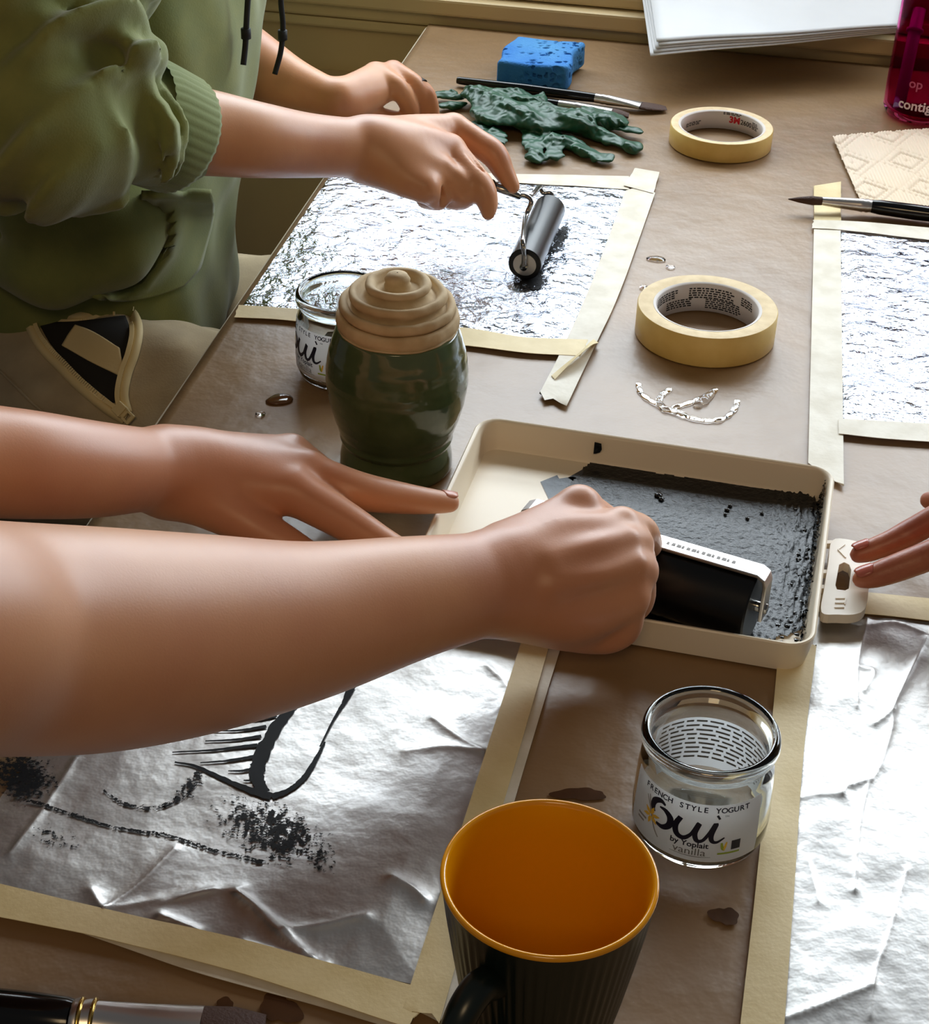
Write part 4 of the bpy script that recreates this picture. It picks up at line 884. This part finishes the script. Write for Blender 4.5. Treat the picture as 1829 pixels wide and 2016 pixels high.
def stain(label, x, y, rx, ry, ang, seed):
    c = P(x, y); r_ = np.random.RandomState(seed); ph = r_.rand(4)*6; V = [(c[0], c[1], T+.0011)]; na = 40
    for k in range(na):
        a = 2*math.pi*k/na; w = 1+.18*math.sin(2*a+ph[0])+.12*math.sin(3*a+ph[1])+.06*math.sin(7*a+ph[2]); u, v = rx*w*math.cos(a), ry*w*math.sin(a); V.append((c[0]+u*math.cos(ang)-v*math.sin(ang), c[1]+u*math.sin(ang)+v*math.cos(ang), T+.0010))
    o = mobj('wet_stain', V, [(0, 1+k, 1+(k+1) % na) for k in range(na)], M['kraft_wet']); tag(o, label, 'stain', 'wet stains on the brown paper')
stain('dark wet stain just behind the yellow mug', 1140, 1566, .0125, .0050, .12, 1); stain('round wet stain right of the mug, below the clear jar', 1426, 1806, .0062, .0062, .4, 2)
stain('dark wet stain left of the mug handle at the near edge', 552, 1988, .0075, .0095, .6, 3); stain('small wet spot beside the near brush tip', 440, 1985, .0050, .0045, .3, 4)
# wet ring left by a jar: two broken loops of water
S = SDF(np.array([P(1255, 835)[0]-.01, P(1350, 850)[1]-.01, T-.002]), np.array([P(1470, 750)[0]+.01, P(1300, 740)[1]+.01, T+.006]), .0006)
def wet(pts, r):
    pp = spline([P(*p) for p in pts], 8)
    for i in range(len(pp)-1):
        rr_ = r*(.7+.5*math.sin(i*1.9)*math.sin(i*.83)+.35*random.random()); a, b = pp[i].copy(), pp[i+1].copy(); a[2] = b[2] = T+.0004; S.cap(a, b, rr_, rr_, .0012)
wet([(1257, 757), (1262, 775), (1280, 790), (1300, 800), (1330, 815), (1362, 825), (1395, 830), (1425, 825), (1445, 808), (1452, 790)], .0018)
wet([(1318, 768), (1302, 780), (1298, 795), (1310, 808), (1340, 800), (1370, 790), (1392, 780), (1410, 768)], .0019); wet([(1372, 800), (1388, 790), (1400, 778)], .0026); wet([(1310, 808), (1335, 812), (1350, 818)], .0014)
V, Q = S.mesh(); V[:, 2] = np.maximum(V[:, 2], T+.0006); wrg = mobj('wet_ring', V, Q, M['water']); tag(wrg, 'broken ring of water left on the paper below the wide tape roll', 'water')

# ================================================================== PEOPLE
def KH(x, y, h, rpx): p = P(x, y, h); return p, rpx*dep(p)/FPX
def KZ(x, y, z, rpx): p = PZ(x, y, z); return p, rpx*z/FPX
def KY(x, y, Y, rpx): p = PY(x, y, Y); return p, rpx*dep(p)/FPX
def body(name, chains, h, pad=.02, cuts=(), smooth=2, arm=None):
    pts = np.array([q[0] for ch, k in chains for q in ch]); rr = max(q[1] for ch, k in chains for q in ch)
    S = SDF(pts.min(0)-rr-pad, pts.max(0)+rr+pad, h)
    for ch, k in chains: S.chain(ch, k)
    for a, b, r, k in cuts: S.cap(a, b, r, r, k, cut=True)
    V, Q = S.mesh(); V = relax(V, Q, smooth, .5)
    if arm is not None:                     # extra smoothing along the forearm only
        c, d0, d1 = arm; lam = np.clip((np.linalg.norm(V-c, axis=1)-d0)/(d1-d0), 0, 1)*.6; V = relax(V, Q, 14, lam)
    return V, Q
def merge(parts):
    Vs = []; Qs = []; n = 0
    for V, Q in parts: Vs.append(V); Qs.append(Q+n); n += len(V)
    return np.concatenate(Vs), np.concatenate(Qs)
def nail(tip, prev, up, r, w, l, m, parent):
    """small curved plate on the back of a finger tip"""
    tip = np.asarray(tip); d = tip-np.asarray(prev); d /= np.linalg.norm(d); up = np.asarray(up, float); up = up-d*(up @ d); up /= np.linalg.norm(up); s = np.cross(d, up)
    V = []; F = []; n = 9
    for j in range(n):
        for i in range(n):
            a = (i/(n-1)-.5)*2; t = j/(n-1); ww = math.sqrt(max(0, 1-(abs(2*t-1))**4))*.95+.05; ang = a*w/r*ww; rr_ = (r+.0004)*(1 - .10*max(0, t-.5)**2*4)
            V.append(tip + d*(t*l-l*.45) + (up*math.cos(ang)+s*math.sin(ang))*rr_ )
    for j in range(n-1):
        for i in range(n-1): k = j*n+i; F.append((k, k+1, k+n+1, k+n))
    o = mobj('fingernail', V, F, m, parent); so = o.modifiers.new('s', 'SOLIDIFY'); so.thickness = .0006; so.offset = 0; return o

# ---------------- standing person on the left: two bare forearms, the rest of the body lies outside the frame
shR = np.array([-.50, .52, T+.40]); shL = np.array([-.50, .98, T+.40])
elR = KZ(-260, 1250, .665, 235)
armR = [KZ(-330, 1240, .655, 215), elR, KZ(-120, 1252, .70, 236), KZ(0, 1257, .74, 232), KZ(200, 1259, .785, 222), KZ(400, 1247, .825, 196), KZ(600, 1223, .86, 158), KZ(800, 1179, .893, 124), KZ(930, 1154, .915, 105), KZ(1000, 1140, .925, 98)]
wr = KZ(985, 1146, .925, 100)
chR = [([(shR, .062), (elR[0]+np.array([-.03, 0, 0]), .034)], .02), (armR, .008),
       ([wr, KZ(1110, 1085, .936, 62), KZ(1225, 1038, .948, 38)], .008), ([KZ(985, 1140, .925, 90), KZ(1110, 1075, .938, 68), KZ(1246, 1074, .943, 40)], .006),
       ([wr, KZ(1130, 1130, .933, 82), KZ(1257, 1124, .935, 40)], .006), ([KZ(985, 1152, .925, 96), KZ(1130, 1190, .930, 76), KZ(1240, 1174, .930, 40)], .006),
       ([KZ(1020, 1180, .945, 80), KZ(1120, 1215, .950, 68), KZ(1190, 1235, .955, 48)], .012),
       ([KZ(1000, 1085, .938, 60), KZ(1080, 1040, .948, 52), KZ(1140, 1000, .956, 42)], .008),                     # thumb base
       ([KZ(1140, 1000, .956, 42), KZ(1200, 1035, .985, 34), KZ(1250, 1075, 1.01, 28)], .006),                      # thumb, below the frame
       ([KZ(1222, 1036, .950, 38), KZ(1262, 1046, .962, 33), KZ(1276, 1072, .985, 29)], .004),                      # index
       ([KZ(1246, 1074, .945, 38), KZ(1256, 1125, .968, 36), KZ(1215, 1165, .985, 32)], .004),                      # middle
       ([KZ(1254, 1122, .937, 37), KZ(1252, 1185, .957, 35), KZ(1200, 1215, .975, 32)], .004),                      # ring
       ([KZ(1236, 1172, .930, 38), KZ(1222, 1240, .948, 36), KZ(1150, 1250, .958, 33), KZ(1090, 1235, .960, 30)], .005)]  # little finger
tend = [([KZ(1090, 1110, .910, 14), KZ(1170, 1078, .918, 12), KZ(1240, 1062, .930, 14)], .012), ([KZ(1090, 1150, .905, 12), KZ(1180, 1135, .910, 12), KZ(1255, 1112, .922, 14)], .012)]
sup = [(HB1*.4+HB2*.6, .0165)]
VR = body('r', chR+tend, .0017, smooth=3, arm=(KZ(1180, 1120, .94, 1)[0], .075, .11))
wl_ = KH(330, 926, .062, 78)
armL = [KH(-200, 890, .135, 118), KH(-60, 905, .118, 114), KH(60, 915, .105, 108), KH(180, 924, .088, 97), KH(290, 925, .070, 82), KH(370, 930, .058, 76)]
chL = [([(shL, .058), (armL[0][0], .036)], .02), (armL, .010),
       ([wl_, KH(470, 905, .055, 52), KH(572, 893, .053, 38)], .012), ([wl_, KH(480, 925, .055, 62), KH(604, 926, .053, 40)], .010), ([KH(350, 945, .055, 74), KH(470, 955, .052, 62), KH(578, 966, .050, 46)], .010),
       ([KH(574, 893, .052, 38), KH(628, 930, .040, 33), KH(648, 965, .020, 28)], .004),                            # curled far finger
       ([KH(604, 928, .052, 40), KH(700, 965, .046, 39), KH(800, 982, .038, 31), KH(862, 988, .033, 24), KH(886, 990, .031, 20)], .004),   # long finger on the rim
       ([KH(578, 968, .050, 46), KH(670, 1020, .042, 40), KH(760, 1075, .034, 33), KH(830, 1110, .030, 27)], .004),
       ([KH(400, 975, .050, 62), KH(490, 1030, .038, 44), KH(570, 1075, .030, 36), KH(640, 1115, .022, 28)], .006)]   # thumb
VL = body('l', chL, .0018, smooth=4, arm=(KH(640, 950, .05, 1)[0], .10, .14))
S = SDF((-.86, .42, T-.45), (-.42, 1.10, T+.62), .008)
S.ell((-.60, .76, T+.22), (.13, .22, .34), k=.05); S.ell((-.60, .76, T-.14), (.13, .19, .28), k=.05); S.cap((-.56, .58, T+.42), (-.50, .52, T+.40), .085, .070, .05); S.cap((-.56, .94, T+.42), (-.50, .98, T+.40), .085, .068, .05); S.cap((-.59, .76, T+.48), (-.57, .76, T+.60), .06, .055, .03)
VT = S.mesh()
V, Q = merge([VR, VL, VT]); pB = mobj('person', V, Q, M['skinB']); tag(pB, 'standing person reaching in from the left with two bare forearms, rolling the large brayer', 'person')
S = SDF((-.90, .38, T-.72), (-.38, 1.14, T+.56), .009)
S.ell((-.60, .76, T+.20), (.145, .235, .33), k=.05); S.ell((-.60, .76, T-.16), (.145, .205, .30), k=.05); S.cap((-.56, .58, T+.42), (-.46, .53, T+.33), .098, .082, .05); S.cap((-.56, .94, T+.42), (-.46, .98, T+.33), .098, .080, .05)
V, Q = S.mesh(); mobj('shirt', V, Q, M['dark_cloth'], pB)
S = SDF((-.88, .5, -.01), (-.4, 1.02, T-.2), .010)
for s in (-1, 1): S.cap((-.60, .76+s*.10, T-.28), (-.60, .76+s*.11, .03), .095, .06, .04)
V, Q = S.mesh(); V[:, 2] = np.maximum(V[:, 2], .003); mobj('trousers', V, Q, M['dark_cloth'], pB)
nail(KH(880, 989, .031, 20)[0], KH(840, 986, .035, 20)[0], (0.05, .35, .9), KH(880, 989, .031, 22)[1], .0062, .0105, M['nail'], pB)

# ---------------- helper at the right edge: fingers holding the clip
chC = [([KH(1690, 1092, .022, 17), KH(1712, 1084, .024, 22), KH(1752, 1068, .029, 24), KH(1800, 1044, .036, 27), KH(1880, 1004, .052, 29), KH(1990, 985, .066, 38)], .005),
       ([KH(1696, 1140, .020, 18), KH(1720, 1134, .023, 24), KH(1760, 1120, .028, 28), KH(1829, 1094, .038, 30), KH(1910, 1062, .052, 33), KH(2010, 1040, .064, 40)], .005),
       ([KH(1828, 985, .030, 17), KH(1850, 985, .034, 22), KH(1910, 975, .044, 28), KH(2010, 960, .058, 38)], .005),
       ([KH(1800, 1190, .010, 22), KH(1880, 1160, .025, 27), KH(2010, 1090, .055, 42)], .005) if False else ([KH(2000, 1090, .050, 40), KH(2030, 1080, .055, 44)], .005),
       ([KH(1990, 985, .066, 38), KH(2160, 990, .075, 62)], .012), ([KH(2010, 1040, .064, 42), KH(2160, 1010, .075, 66)], .012), ([KH(2010, 960, .058, 38), KH(2160, 970, .072, 56)], .012),
       ([KH(2160, 995, .075, 72), KH(2300, 975, .085, 72), KH(2700, 930, .13, 110)], .012)]
VC = body('c', chC, .0016, smooth=1)
V, Q = VC; pC = mobj('person', V, Q, M['skinC']); tag(pC, 'person at the right edge, only reddish fingers showing, pressing on the tray clip', 'person')
nail(KH(1700, 1086, .0235, 20)[0], KH(1740, 1072, .028, 20)[0], (-.1, .25, .95), KH(1700, 1087, .024, 21)[1], .0055, .0105, M['nailC'], pC)
nail(KH(1708, 1136, .022, 20)[0], KH(1750, 1123, .027, 20)[0], (-.1, .10, .95), KH(1706, 1137, .022, 23)[1], .0062, .0115, M['nailC'], pC)

# ---------------- seated person in the green hoodie
armAR = [KH(130, 262, .165, 95), KH(250, 262, .150, 92), KH(365, 257, .135, 88), KH(500, 275, .120, 75), KH(600, 286, .106, 64), KH(690, 291, .096, 58), KH(740, 296, .092, 60)]
w3 = KH(725, 292, .092, 58)
chAR = [(armAR, .010),
        ([w3, KH(810, 272, .090, 46), KH(892, 254, .088, 30)], .010), ([w3, KH(810, 298, .088, 56), KH(882, 298, .084, 36)], .008), ([KH(730, 300, .090, 55), KH(800, 322, .084, 54), KH(862, 340, .078, 36)], .008), ([KH(730, 305, .088, 50), KH(790, 345, .080, 40), KH(836, 368, .074, 32)], .008),
        ([KH(892, 254, .088, 31), KH(938, 280, .082, 27), KH(972, 304, .076, 27), KH(992, 338, .064, 21), KH(1009, 367, .054, 15)], .003),
        ([KH(884, 300, .083, 34), KH(918, 335, .076, 30), KH(948, 370, .068, 27), KH(960, 400, .058, 21), KH(961, 420, .051, 14)], .003),
        ([KH(862, 340, .077, 35), KH(910, 372, .066, 32), KH(898, 388, .056, 26), KH(850, 372, .058, 24)], .003),
        ([KH(836, 368, .073, 30), KH(862, 388, .062, 26), KH(840, 390, .056, 22)], .003),
        ([KH(770, 300, .080, 46), KH(850, 330, .062, 30), KH(930, 360, .048, 24)], .006)]
def FS(x, y, z0, off): return PZ(x, y, z0-off)
zf = dep(KH(890, 370, .066, 1)[0])
cutsA = [(FS(862, 372, zf, .016), FS(878, 408, zf, .010), .0028, .005), (FS(884, 330, zf, .022), FS(940, 402, zf, .012), .0028, .005), (FS(925, 300, zf+.02, .020), FS(950, 340, zf+.01, .014), .002, .004)]
VAR = body('ar', chAR, .0017, smooth=2, cuts=cutsA, arm=(KH(900, 320, .08, 1)[0], .085, .12))
armAL = [KH(330, 20, .10, 80), KH(420, 82, .078, 78), KH(490, 128, .062, 72), KH(560, 162, .052, 56), KH(620, 184, .047, 44), KH(668, 197, .045, 36)]
chAL = [(armAL, .010), ([KH(668, 197, .045, 36), KH(700, 178, .048, 33), KH(738, 146, .052, 23)], .008), ([KH(668, 197, .045, 36), KH(720, 178, .045, 33), KH(774, 142, .050, 23)], .008), ([KH(690, 205, .040, 32), KH(750, 180, .042, 26), KH(800, 160, .044, 20)], .008),
        ([KH(738, 146, .052, 24), KH(782, 172, .046, 21), KH(804, 205, .028, 19), KH(812, 226, .016, 16)], .002), ([KH(774, 142, .050, 23), KH(818, 168, .043, 19), KH(832, 200, .026, 16), KH(836, 224, .014, 14)], .002), ([KH(800, 160, .044, 20), KH(838, 178, .037, 15), KH(850, 205, .024, 14), KH(853, 226, .013, 13)], .002),
        ([KH(680, 212, .035, 28), KH(730, 226, .022, 20), KH(775, 234, .014, 16)], .006)]
VAL = body('al', chAL, .0020, smooth=3, arm=(KH(790, 180, .04, 1)[0], .07, .10))
tc_ = PY(175, 300, 1.44)
S = SDF(tc_+(-.2, -.24, -.30), tc_+(.2, .24, .5), .009); S.ell(tc_, (.115, .165, .26), k=.04); S.ell(tc_+(-.01, 0, .22), (.105, .17, .22), k=.04); S.cap(tc_+(-.02, 0, .36), tc_+(.0, 0, .47), .06, .055, .03)
VTA = S.mesh()
V, Q = merge([VAR, VAL, VTA]); pA = mobj('person', V, Q, M['skinA']); tag(pA, 'seated person in olive green hoodie and grey sweatpants holding the small brayer', 'person')
# hoodie
lo = tc_+(-.30, -.52, -.24); hi = tc_+(.24, .28, .34)
S = SDF(lo, hi, .0034)
for hh, fx in ((.30, -.170), (.16, -.184), (.07, -.203), (-.0, -.222), (-.09, -.224)): S.ell((fx-.140, 1.445-.05*0, T+hh), (.140, .205, .13), k=.04)
S.ell((-.374, 1.435, T-.115), (.145, .212, .065), k=.02)
elb = KH(118, 258, .175, 100); cuf = KH(318, 252, .140, 90); cuf0 = KH(215, 255, .158, 96)
shd = PY(60, -330, 1.27); arm_k = .010
S.cap(shd, elb[0], .080, .060, arm_k); S.cap(elb[0], cuf0[0], .056, .050, .02); S.cap(cuf0[0], cuf[0], .0485, .0420, .006)
def foldring(c, axis, R, r, k=.016, tilt=0, arc=(0, 360), ph=.6):
    axis = np.asarray(axis)/np.linalg.norm(axis); u = np.cross(axis, EZ); u /= np.linalg.norm(u); v = np.cross(axis, u)
    th_ = [math.radians(a) for a in np.linspace(arc[0], arc[1], 26)]; pts = [c+u*R*math.cos(t)+v*R*math.sin(t)+axis*tilt*math.sin(t+ph)+axis*.006*math.sin(2.3*t) for t in th_]
    for i in range(len(pts)-1):
        w0 = math.sin(math.pi*(i+.5)/25)**.7 if arc[1]-arc[0] < 350 else 1; S.cap(pts[i], pts[i+1], r*(.3+.7*w0), r*(.3+.7*w0), k)
ua = elb[0]-shd; ua /= np.linalg.norm(ua)
for (d, R, r, tilt, ph) in ((-.004, .054, .013, .022, .3), (.030, .060, .015, .030, .9), (.062, .063, .016, -.024, .2), (.098, .066, .016, .032, 1.2), (.132, .068, .015, -.028, .5), (.168, .070, .015, .030, .8), (.205, .072, .014, -.02, .4)): foldring(elb[0]-ua*d, ua, R, r, .007, tilt, ph=ph)
fa_ = PZ(400, 287, dep(cuf[0])+.035)-cuf[0]; fa_ /= np.linalg.norm(fa_)
fx_ = cuf[0]-elb[0]; fx_ /= np.linalg.norm(fx_)
for (d, R, r, tilt, ph) in ((.018, .051, .012, .028, 1.4), (.040, .049, .010, .020, 1.0), (.058, .046, .008, .014, 1.2)): foldring(elb[0]+fx_*d, fx_, R, r, .006, tilt, ph=ph)
# long drag folds over the body of the hoodie
def dfold(pts, r, off=.0):
    pp = spline(pts, 6)
    for i in range(len(pp)-1): w0 = math.sin(math.pi*(i+.5)/(len(pp)-1))**.6; S.cap(pp[i], pp[i+1], r*(.3+.7*w0), r*(.3+.7*w0), .022)
fr = lambda x, y, Y: PY(x, y, Y)
dfold([fr(30, 420, 1.225), fr(120, 430, 1.228), fr(200, 400, 1.245), fr(260, 330, 1.27)], .020); dfold([fr(0, 520, 1.225), fr(110, 520, 1.225), fr(210, 480, 1.235), fr(290, 400, 1.27)], .018)

w9 = wob(63, 20, 6); fold_dir = RGT*.42-UPV*.90
def sleeve_folds(x, y, z):
    px, py, pz = x-elb[0][0], y-elb[0][1], z-elb[0][2]
    s1 = -(px*ua[0]+py*ua[1]+pz*ua[2]); rad1 = np.sqrt(np.maximum(px*px+py*py+pz*pz-s1*s1, 1e-6)); s2 = px*fx_[0]+py*fx_[1]+pz*fx_[2]; rad2 = np.sqrt(np.maximum(px*px+py*py+pz*pz-s2*s2, 1e-6))
    n_ = w9(x, y, z); ph = px*fold_dir[0]+py*fold_dir[1]+pz*fold_dir[2]; f1 = (.5+.5*np.cos(ph*2*math.pi/.036*(1+.0*s1)+n_*1.5+3.5*(px*RGT[0]+py*RGT[1]+pz*RGT[2])/.1))**1.6; f2 = 1-np.abs(np.sin(s2*75+pz*30+n_*.9))
    m1 = np.clip((.060-s2)/.04, 0, 1)*np.clip((s1+.10)/.03, 0, 1)*(.65+.35*np.sin(n_*2.2+s1*20))*np.clip((.125-rad1)/.02, 0, 1); m2 = np.clip((s2+.02)/.02, 0, 1)*np.clip((.075-s2)/.03, 0, 1)*np.clip((.085-rad2)/.015, 0, 1)
    return -.015*m1*(f1-.35)-.007*m2*(f2-.35)
S.wave(sleeve_folds)
w1 = wob(61, 14, 7, (1, 1, 1.6)); w2 = wob(62, 55, 7, (1, 1, .7)); S.wave(lambda x, y, z: .006*w1(x, y, z)+.0028*w2(x, y, z))
# hem band slightly tighter
hz = tc_[2]-.185
zz = S.ax[2][None, None, :]; S.F = np.maximum(S.F, (hz-zz).astype(np.float32)+np.zeros_like(S.F))
V, Q = S.mesh(); V = relax(V, Q, 2, .5); hood = mobj('hoodie', V, Q, M['hoodie'], pA)
bvh_h = BVHTree.FromPolygons([tuple(v) for v in V], [tuple(int(i) for i in q) for q in Q])
def cast(bvh, x, y):
    d = Vector(ray(x, y)).normalized(); r = bvh.ray_cast(Vector(EYE), d); return (np.array(r[0]), np.array(r[1])) if r[0] is not None else (None, None)
def drape(bvh, rows, name, m, parent, off=.004, thick=.003, n=(18, 14)):
    """rows: pixel outline as list of rows (left..right) draped on a surface"""
    V = []; F = []; R = [spline([np.array(p, float) for p in r], max(2, n[0]//(len(r)-1))) for r in rows]; m_ = min(len(r) for r in R); R = [r[:m_] for r in R]; last = None
    tt = np.linspace(0, len(R)-1, n[1]); G = [[R[int(min(t, len(R)-1.001))][i]*(1-(t-int(min(t, len(R)-1.001))))+R[int(min(t, len(R)-1.001))+1][i]*(t-int(min(t, len(R)-1.001))) for i in range(m_)] for t in tt]
    for row in G:
        for p in row:
            h_, nn_ = cast(bvh, p[0], p[1])
            if h_ is None or (last is not None and abs(dep(h_)-last) > .12): h_ = PZ(p[0], p[1], last or 1.5); nn_ = -FWD
            last = dep(h_); V.append(h_+nn_*off)
    for j in range(len(G)-1):
        for i in range(m_-1): k = j*m_+i; F.append((k, k+1, k+m_+1, k+m_))
    V = np.array(V); V = relax(V, np.array(F), 2, .5); o = mobj(name, V, F, m, parent); so = o.modifiers.new('s', 'SOLIDIFY'); so.thickness = thick; so.offset = 0; return o
drape(bvh_h, [[(272, 362), (345, 362), (418, 368)], [(262, 420), (335, 425), (408, 430)], [(225, 462), (310, 475), (392, 490)], [(150, 500), (260, 530), (385, 525)], [(90, 528), (230, 572), (372, 540)], [(120, 545), (235, 585), (350, 560)]], 'kangaroo_pocket', M['hoodie'], hood, .006, .005)
# rib cuff on the sleeve
V = []; F = []; u = np.cross(fa_, EZ); u /= np.linalg.norm(u); v = np.cross(fa_, u); n = 120
for j, (d, r) in enumerate(((-.030, .0440), (-.020, .0452), (-.004, .0446), (.014, .0436), (.0175, .0424), (.0165, .0400), (.0, .0395))):
    for i in range(n): a = 2*math.pi*i/n; rr_ = r+.0006*math.cos(a*40); V.append(cuf[0]+fa_*d+(u*math.cos(a)+v*math.sin(a))*rr_)
for j in range(6):
    for i in range(n): F.append((j*n+i, j*n+(i+1) % n, (j+1)*n+(i+1) % n, (j+1)*n+i))
mobj('cuff', V, F, M['rib'], hood)
# drawstrings
def cordp(pts, r, name='drawstring'):
    mb = MB(); pp = spline(pts, 8); mb.add(*tube(pp, r, 10)); o = mb.build(name, M['cord'], hood); kn = MB(); kn.add(*tube([pp[-14]-np.array([0, 0, .004]), pp[-14]+np.array([0, 0, .004])], [r*1.7, r*1.7], 10)); kn.build('knot', M['cord'], o); return o
cordp([PY(556, -60, 1.46), PY(553, 0, 1.46), PY(557, 50, 1.46), PY(553, 100, 1.455), PY(541, 146, 1.45)], .0024)
cordp([PY(492, -60, 1.36), PY(488, 0, 1.36), PY(485, 50, 1.355), PY(483, 90, 1.355), PY(479, 128, 1.35)], .0024)
# sweatpants
kN = KY(620, 735, 1.20, 175); hipN = KY(-40, 745, 1.30, 200)
lo = np.array([-.70, .98, T-.32]); hi = np.array([.02, 1.72, T-.004]); S = SDF(lo, hi, .004)
nearH = np.array([-.47, 1.29, T-.150]); nearK = np.array([-.03, 1.16, T-.125]); farH = np.array([-.46, 1.55, T-.20]); farK = np.array([-.03, 1.50, T-.225])
S.cap(nearH, nearK, .098, .078, .03); S.cap(farH, farK, .095, .078, .03); S.ell((-.47, 1.42, T-.15), (.15, .22, .12), k=.05)
w1 = wob(71, 34, 7); w2 = wob(72, 80, 7); S.wave(lambda x, y, z: .0045*w1(x, y, z)+.0016*w2(x, y, z)); S.F = np.maximum(S.F, (S.ax[2]-(T-.034))[None, None, :].astype(np.float32))
V, Q = S.mesh(); V = relax(V, Q, 2, .5); pants = mobj('sweatpants', V, Q, M['pants'], pA)
bvh_p = BVHTree.FromPolygons([tuple(v) for v in V], [tuple(int(i) for i in q) for q in Q])
S = SDF((-.15, 1.02, -.01), (.08, 1.64, T-.12), .009)
for Kx, Fx in ((nearK, (-.04, 1.16)), (farK, (-.04, 1.50))): S.cap(Kx, (Fx[0], Fx[1], .05), .074, .05, .03); S.cap((Fx[0]-.02, Fx[1], .045), (Fx[0]+.08, Fx[1]-.01, .035), .042, .036, .03)
V, Q = S.mesh(); V[:, 2] = np.maximum(V[:, 2], .004); mobj('trouser_leg', V, Q, M['pants'], pants)
def onp(x, y, off=.003):
    h_, nn_ = cast(bvh_p, x, y)
    if h_ is None: h_ = PZ(x, y, 1.42); nn_ = -FWD
    return h_+nn_*off
zpA = [(58, 628), (66, 655), (85, 688), (120, 725), (160, 765), (205, 800), (248, 828)]; zpB = [(112, 628), (160, 628), (200, 618), (240, 615), (265, 632), (272, 660), (264, 700), (250, 740), (243, 780), (252, 815)]
drape(bvh_p, [[(70, 632), (150, 632), (250, 620)], [(95, 680), (180, 670), (266, 660)], [(150, 740), (205, 730), (255, 720)], [(225, 800), (235, 800), (246, 800)]], 'pocket_opening', M['dark_cloth'], pants, .0015, .001)
drape(bvh_p, [[(150, 645), (190, 660), (240, 690)], [(135, 665), (185, 690), (245, 715)], [(122, 686), (185, 720), (243, 750)]], 'pocket_lining', M['lining'], pants, .004, .002)
for zp in (zpA, zpB):
    pp = [onp(*p) for p in spline([np.array(q, float) for q in zp], 6)]; V = []; F = []; k_ = len(pp)
    for i, p in enumerate(pp):
        t = pp[min(i+1, k_-1)]-pp[max(i-1, 0)]; t /= np.linalg.norm(t)+1e-9; s = np.cross(t, -FWD); s /= np.linalg.norm(s); V += [p-s*.0042, p-FWD*.0015, p+s*.0042]
    for i in range(k_-1):
        for q in (0, 1): a = i*3+q; F.append((a, a+1, a+4, a+3))
    zo = mobj('zipper_tape', V, F, M['zip'], pants); so = zo.modifiers.new('s', 'SOLIDIFY'); so.thickness = .0016
    dense = spline(pp, 4); mb = MB(); side = 1 if zp is zpA else -1
    for i in range(0, len(dense)-1, 2):
        p = dense[i]; t = dense[i+1]-p; t /= np.linalg.norm(t)+1e-9; s = np.cross(t, -FWD); s /= np.linalg.norm(s); mb.add(*obox(p+s*.0045*(-side)-FWD*.0016, s, t, -FWD, .0034, .0018, .002))
    tz = mb.build('zipper_teeth', M['zip'], zo, smooth=False); tz['kind'] = 'stuff'
p0 = onp(238, 808, .006); p1 = onp(264, 834, .008); d = p1-p0; L = np.linalg.norm(d); d /= L; s = np.cross(d, -FWD); s /= np.linalg.norm(s); up_ = np.cross(s, d)
mb = MB()
for (a, b, c, sx, sy) in ((.0, .0, 0, .007, .010),): mb.add(*obox(p0, d, s, up_, .009, .010, .005))
for w_ in (-1, 1): mb.add(*obox((p0+p1)/2+s*.0035*w_, d, s, up_, L, .0022, .0022))
mb.add(*obox(p1, d, s, up_, .003, .0092, .0022)); mb.add(*obox(p0*.55+p1*.45, d, s, up_, .003, .0092, .0022)); bevel(mb.build('zip_pull', M['zip'], pants, smooth=False), .0006)
mb = MB(); pp = [onp(*p, off=.0006) for p in spline([np.array(q, float) for q in ((0, 730), (30, 760), (60, 790), (90, 815))], 6)]; mb.add(*tube(pp, .0012, 6)); mb.build('seam', M['pants'], pants)
# black band ring on the resting hand
rp, rq = KH(818, 168, .043, 19), KH(800, 157, .046, 20); d = rp[0]-rq[0]; d /= np.linalg.norm(d); c = (rp[0]*.4+rq[0]*.6); u = np.cross(d, EZ); u /= np.linalg.norm(u); v = np.cross(d, u)
V = []; F = []; rr_ = (rp[1]*.4+rq[1]*.6)+.0006; c = KH(824, 172, .0405, 1)[0]; n = 40
for i in range(n):
    a = 2*math.pi*i/n
    for (dr, dd) in ((0, -.003), (.0012, -.003), (.0012, .003), (0, .003)): V.append(c+(u*math.cos(a)+v*math.sin(a))*(.0082+dr)+d*dd)
for i in range(n):
    for k in range(4): F.append((i*4+k, i*4+(k+1) % 4, ((i+1) % n)*4+(k+1) % 4, ((i+1) % n)*4+k))
mobj('finger_ring', V, F, M['cord'], pA, smooth=False)
# stool under the seated person
st = empty('stool', (-.47, 1.42, 0), 'wooden stool under the seated person', 'stool')
V, F = lathe([(.17, 0), (.18, .008), (.18, .028), (.17, .036), (.001, .036)], (-.47, 1.42, T-.345), 40); mobj('seat', V, F, M['floor'], st)
for k in range(4):
    a = math.pi/4+k*math.pi/2; mb = MB(); mb.add(*tube([(-.47+.12*math.cos(a), 1.42+.12*math.sin(a), T-.345), (-.47+.17*math.cos(a), 1.42+.17*math.sin(a), .001)], .015, 10)); mb.build('leg', M['floor'], st)
